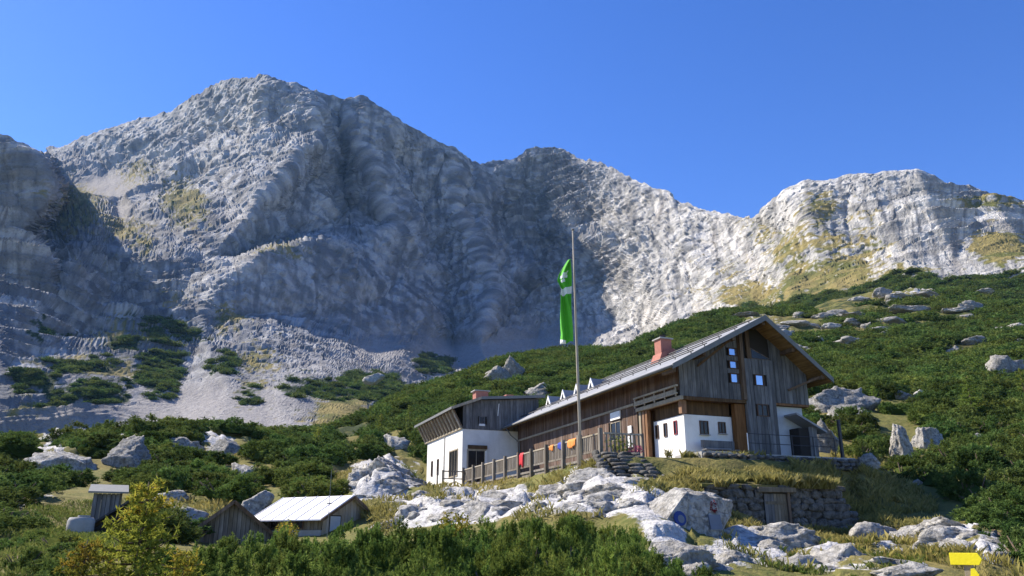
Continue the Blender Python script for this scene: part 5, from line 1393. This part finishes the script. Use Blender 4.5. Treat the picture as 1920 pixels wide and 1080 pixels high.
pk = np.concatenate([np.where(near_m, g.integers(0, 5, n1), 5 + g.integers(0, 4, n1)), 5 + g.integers(0, 4, len(mp))]).astype(np.int32)
scatter_object("pine_scrub", allP - np.array((0, 0, .1)), scl, rot, pk, MID + FAR, "closed dark green dwarf pine scrub covering the slopes behind the hut")

# ------------------------------------------------------------------ larches
def larch(px, ptop, pbase, Y, label, seed, mat, rad=.32, tufts=1.0, sit=True):
    top = at(px, ptop, Y); z0 = gh(top[0], top[1]) if sit else at(px, pbase, Y)[2]
    H = max(.8, top[2] - z0); g = np.random.default_rng(seed)
    t = empty("larch", (top[0], top[1], z0)); tag(t, label, "larch")
    lean = g.normal(size=2) * .02 * H
    m = MB(); m.tube([(0, 0, -.2), (lean[0] * .4, lean[1] * .4, H * .5), (lean[0], lean[1], H)], [.022 * H, .014 * H, .003 * H], 7)
    nb = int(34 * tufts); CEN = []; BRI = []
    for k in range(nb):
        f = .10 + .88 * (k / nb); a = k * 2.4 + g.uniform(-.4, .4); z = f * H
        L = rad * H * (1 - f) ** .75 * g.uniform(.65, 1.2) + .05 * H
        p0 = np.array((lean[0] * f, lean[1] * f, z)); dr = np.array((math.cos(a), math.sin(a), .12)); p1 = p0 + dr * L * .6 + (0, 0, -.05 * L); p2 = p0 + dr * L + (0, 0, .06 * L)
        m.tube([p0, p1, p2], [.006 * H, .004 * H, .0015 * H], 4)
        nt = int(5 + 26 * L / (rad * H))
        for q in range(nt):
            u = .12 + .88 * g.random(); c = (p0 * (1 - u) + p1 * u) if u < .6 else (p1 * (1 - u) + p2 * u)
            c = p0 + (p2 - p0) * u + g.normal(size=3) * .045 * H * rad
            bri = np.clip(.25 * g.random() + .8 * (f > .80) * g.random() + .25 * (g.random() < .15), 0, 1)
            CEN.append(c); BRI.append(bri)
    C = np.repeat(np.array(CEN), 7, 0); k7 = len(C)
    dd = unit(g.normal(size=(k7, 3)) + np.array((0, 0, .4))); sd = unit(np.cross(dd, g.normal(size=(k7, 3)))) * (.011 * H * .5); ll = (.034 * H * g.uniform(.7, 1.4, k7))[:, None]
    V = np.stack([C - sd, C + sd, C + dd * ll], 1).reshape(-1, 3); tipa = np.tile((.3, .3, 1.0), k7); sh = np.repeat(np.repeat(BRI, 7), 3)
    m.build("trunk", M["bark"], t, True)
    link("crown", mesh_np("larch_crown", V, tris=np.arange(len(V)).reshape(-1, 3), mats=[mat], smooth_shade=False, attrs={"tip": tipa, "shoot": sh}), t)
larch(275, 903, 1080, 11.5, "young larch turning yellow with orange tip in the left foreground", 1, M["larch"], .38, 1.9)
larch(165, 1012, 1080, 10.8, "short golden larch left of the taller yellow larch", 2, M["larch"], .42, 1.5)
larch(345, 1030, 1080, 10.2, "low larch with orange leader right of the taller yellow larch", 3, M["larch"], .42, 1.4)
larch(218, 1018, 1080, 12.5, "yellow-green larch sapling behind the golden one", 4, M["larch"], .42, 1.3)
larch(1812, 705, 840, 72, "pale green larch standing alone on the right-hand slope", 5, M["larch_green"], .26, 1.2)
larch(1746, 822, 870, 58, "small pale larch beside the split boulder", 6, M["larch_green"], .28)
larch(1636, 722, 760, 84, "pale green larch sapling above the large grey boulder", 7, M["larch_green"], .3)
larch(770, 760, 800, 135, "slender pale larch on the green ridge above the annex", 8, M["larch_green"], .24)
larch(716, 775, 815, 130, "slender larch left of the one above the annex", 9, M["larch_green"], .24)
larch(1446, 565, 600, 262, "lone dark conifer behind the ridge of the hut roof", 10, M["needle"], .24)
larch(1700, 868, 920, 50, "bright green larch sapling right of the flat white slab", 21, M["larch_green"], .34)
larch(1786, 872, 950, 47, "light green young larch on the slope above the yellow sign", 22, M["larch_green"], .32, 1.3)
larch(1862, 925, 1010, 39, "bright young larch at the right edge above the long pale slab", 23, M["larch_green"], .34, 1.4)
larch(1898, 812, 900, 55, "tall pale larch near the right edge of the pine slope", 24, M["larch_green"], .28, 1.3)
larch(1912, 690, 790, 84, "rust-tinged larch at the right picture edge", 11, M["larch_green"], .26)
larch(598, 800, 850, 92, "yellow-green larch beside the big pine clump on the left knoll", 12, M["larch_green"], .3)

# ------------------------------------------------------------------ shrubs with turned leaves
def shrub(px, py, w, h, Y, mat, label, seed, name="shrub", n=420):
    c = at(px, py + h / 2, Y); k = Y * 1.03 / FPX; g = np.random.default_rng(seed)
    s = empty(name, c); tag(s, label, "shrub")
    d = unit(g.normal(size=(n, 3))); r = g.random(n) ** .4 * (1 + .4 * noise(d, .6, seed))
    p = d * r[:, None] * np.array((w * k / 2, w * k / 2, h * k / 2)) + (0, 0, h * k / 2)
    a = unit(g.normal(size=(n, 3))) * .05; b = unit(np.cross(a, g.normal(size=(n, 3)))) * .035
    V = np.stack([p - a, p + b, p + a, p - b], 1).reshape(-1, 3)
    link("leaves", mesh_np("shrub_leaves", V, quads=np.arange(n * 4).reshape(-1, 4), mats=[mat], smooth_shade=False, attrs={"tip": np.repeat(g.random(n), 4), "shoot": np.repeat(g.random(n), 4)}), s)
    m = MB()
    for q in range(6):
        a = g.uniform(0, 6.28); m.tube([(0, 0, -.2), (.5 * w * k / 2 * math.cos(a), .5 * w * k / 2 * math.sin(a), h * k * .5)], [.02, .008], 5)
    m.build("stems", M["bark"], s)
shrub(852, 990, 70, 50, 22.2, M["larch"], "yellow autumn shrub among the foreground pines", 1)
shrub(715, 985, 60, 50, 30, M["grass"], "dry yellowish shrub between the white-roofed hut and the knoll", 2)
shrub(1160, 838, 50, 42, 41.0, M["larch_green"], "leafy potted shrub by the porch at the end of the deck", 3)
shrub(1192, 846, 34, 22, 40.5, M["flower"], "pink flowering plant beside the stone steps", 4, n=160)
shrub(535, 1000, 40, 40, 36, M["larch"], "yellow shrub in front of the white-roofed hut", 5)
shrub(1480, 905, 40, 26, 37.6, M["larch_green"], "green leafy plant on the turf edge above the cellar door", 6, n=220)

# ------------------------------------------------------------------ grass
def grass_object(name, spots, n, mat, label, hgt, seed, zfun=None):
    g = np.random.default_rng(seed); out = []; tot = sum(s[5] for s in spots)
    for (px, py, rx, ry, Y, wgt) in spots:
        k = int(n * wgt / tot); a = g.uniform(0, 6.28, k); r = np.sqrt(g.random(k))
        # spots are laid out on the ground: sideways by rx, in depth by what ry covers
        c = at(px, py, Y); dep = CP * c[1] + SP * c[2]
        X = c[0] + r * np.cos(a) * rx * dep / FPX; Yy = c[1] + r * np.sin(a) * ry
        out.append(np.stack([X, Yy], 1))
    XY = np.concatenate(out); z, px, py, rk, ins = height(XY[:, 0], XY[:, 1], True)
    P = np.stack([XY[:, 0], XY[:, 1], z], 1)
    if zfun is not None: P[:, 2] = zfun(P)
    keep = (rk + .8 * noise(P, 1.5, 3) < .75) & (ins < .5) if zfun is None else np.ones(len(P), bool)
    keep &= noise(P, 1.1, 6) > -.35
    for (rx_, ry_, rad) in ROCKS: keep &= np.hypot(P[:, 0] - rx_, P[:, 1] - ry_) > rad * .8
    stp = at(1205, 880, 38.6); keep &= np.hypot(P[:, 0] - stp[0], P[:, 1] - stp[1]) > 1.9
    P = P[keep]; k = len(P)
    d = unit(np.stack([g.normal(size=k) * .35, g.normal(size=k) * .35, np.ones(k)], 1)); H = hgt * g.uniform(.45, 1.25, k) * (1 + .5 * noise(P, 2.2, 9))
    sd = unit(np.cross(d, g.normal(size=(k, 3)))) * (hgt * .035)
    bend = np.stack([g.normal(size=k), g.normal(size=k), np.zeros(k)], 1) * (H * .25)[:, None]
    V = np.stack([P - sd, P + sd, P + d * (H * .6)[:, None] + sd * .6, P + d * H[:, None] + bend], 1).reshape(-1, 3)
    i = np.arange(k)[:, None] * 4
    T = np.concatenate([i + (0, 1, 2), i + (0, 2, 3)])
    me = mesh_np(name, V, tris=T, mats=[mat], smooth_shade=False, attrs={"tip": np.tile((0, 0, .6, 1.0), k), "shoot": np.repeat(g.random(k) * (.5 + noise(P, 3, 4) + .5), 4)})
    tag(link(name, me), label, kind="stuff")
crz = math.atan2(.26, .97); cc, cs_ = math.cos(crz), math.sin(crz)
def turf(P):
    dx, dy = P[:, 0] - CEL[0], P[:, 1] - CEL[1]; lx = dx * cc + dy * cs_; ly = -dx * cs_ + dy * cc
    zr = CEL[2] + 1.93 + np.clip(ly + .25, 0, 4.85) * (1.02 / 4.85) - .05
    on = (lx > -3.6) & (lx < 3.7) & (ly > -.3) & (ly < 4.6)
    return np.where(on, zr, height(P[:, 0], P[:, 1]))
grass_object("dry_turf_grass", [(1430,905,150,1.9,38.8,.8),(1440,905,150,.35,36.75,.5),(1470,890,140,1.4,40.2,.7),(1340,880,90,1.0,40.0,.4),(1300,905,70,2.0,37.0,.55),(1540,900,40,1.6,40,.25)], 34000, M["grass"], "golden dry grass on the turf roof and bank before the hut", .42, 51, turf)
grass_object("meadow_grass", [(1600,1020,110,5,33,.45),(1680,1000,60,4,37,.25),(1560,1045,120,4,28,.2),(1290,900,60,2,36,.4),(760,960,80,5,45,.8),(1000,930,200,3,42,.5),(900,940,120,4,50,.3),(1270,920,70,3,34,.6),(1390,965,40,2,33.5,.3),(1640,930,90,4,43,.7),(1590,955,50,3,40,.4),(1100,960,140,3,31,.4),(1130,890,60,1.6,40.6,.3),(1650,925,70,4,44,.6),
    (1430,1055,90,3,26,.15),(1760,1040,80,4,27,.2),(720,960,60,4,46,.4),(640,890,40,5,60,.3),(330,955,90,6,46,.4),(1640,895,60,4,50,.4),(450,860,60,7,82,.3)], 50000, M["grass"], "yellowing alpine grass between the rocks", .34, 52)
grass_object("green_meadow_grass", [(40,1050,130,7,23,1.0),(120,1015,130,6,31,.9),(60,985,110,6,36,.6),(820,945,90,5,62,.3),(180,970,90,5,44,.4),(1560,1055,130,4,27,.5),(1680,1040,90,4,29,.3),(1450,1060,80,3,25,.2),(60,1075,120,3,17,.5)], 34000, M["green_grass"], "fresh green grass on the meadow at the lower left", .22, 53)
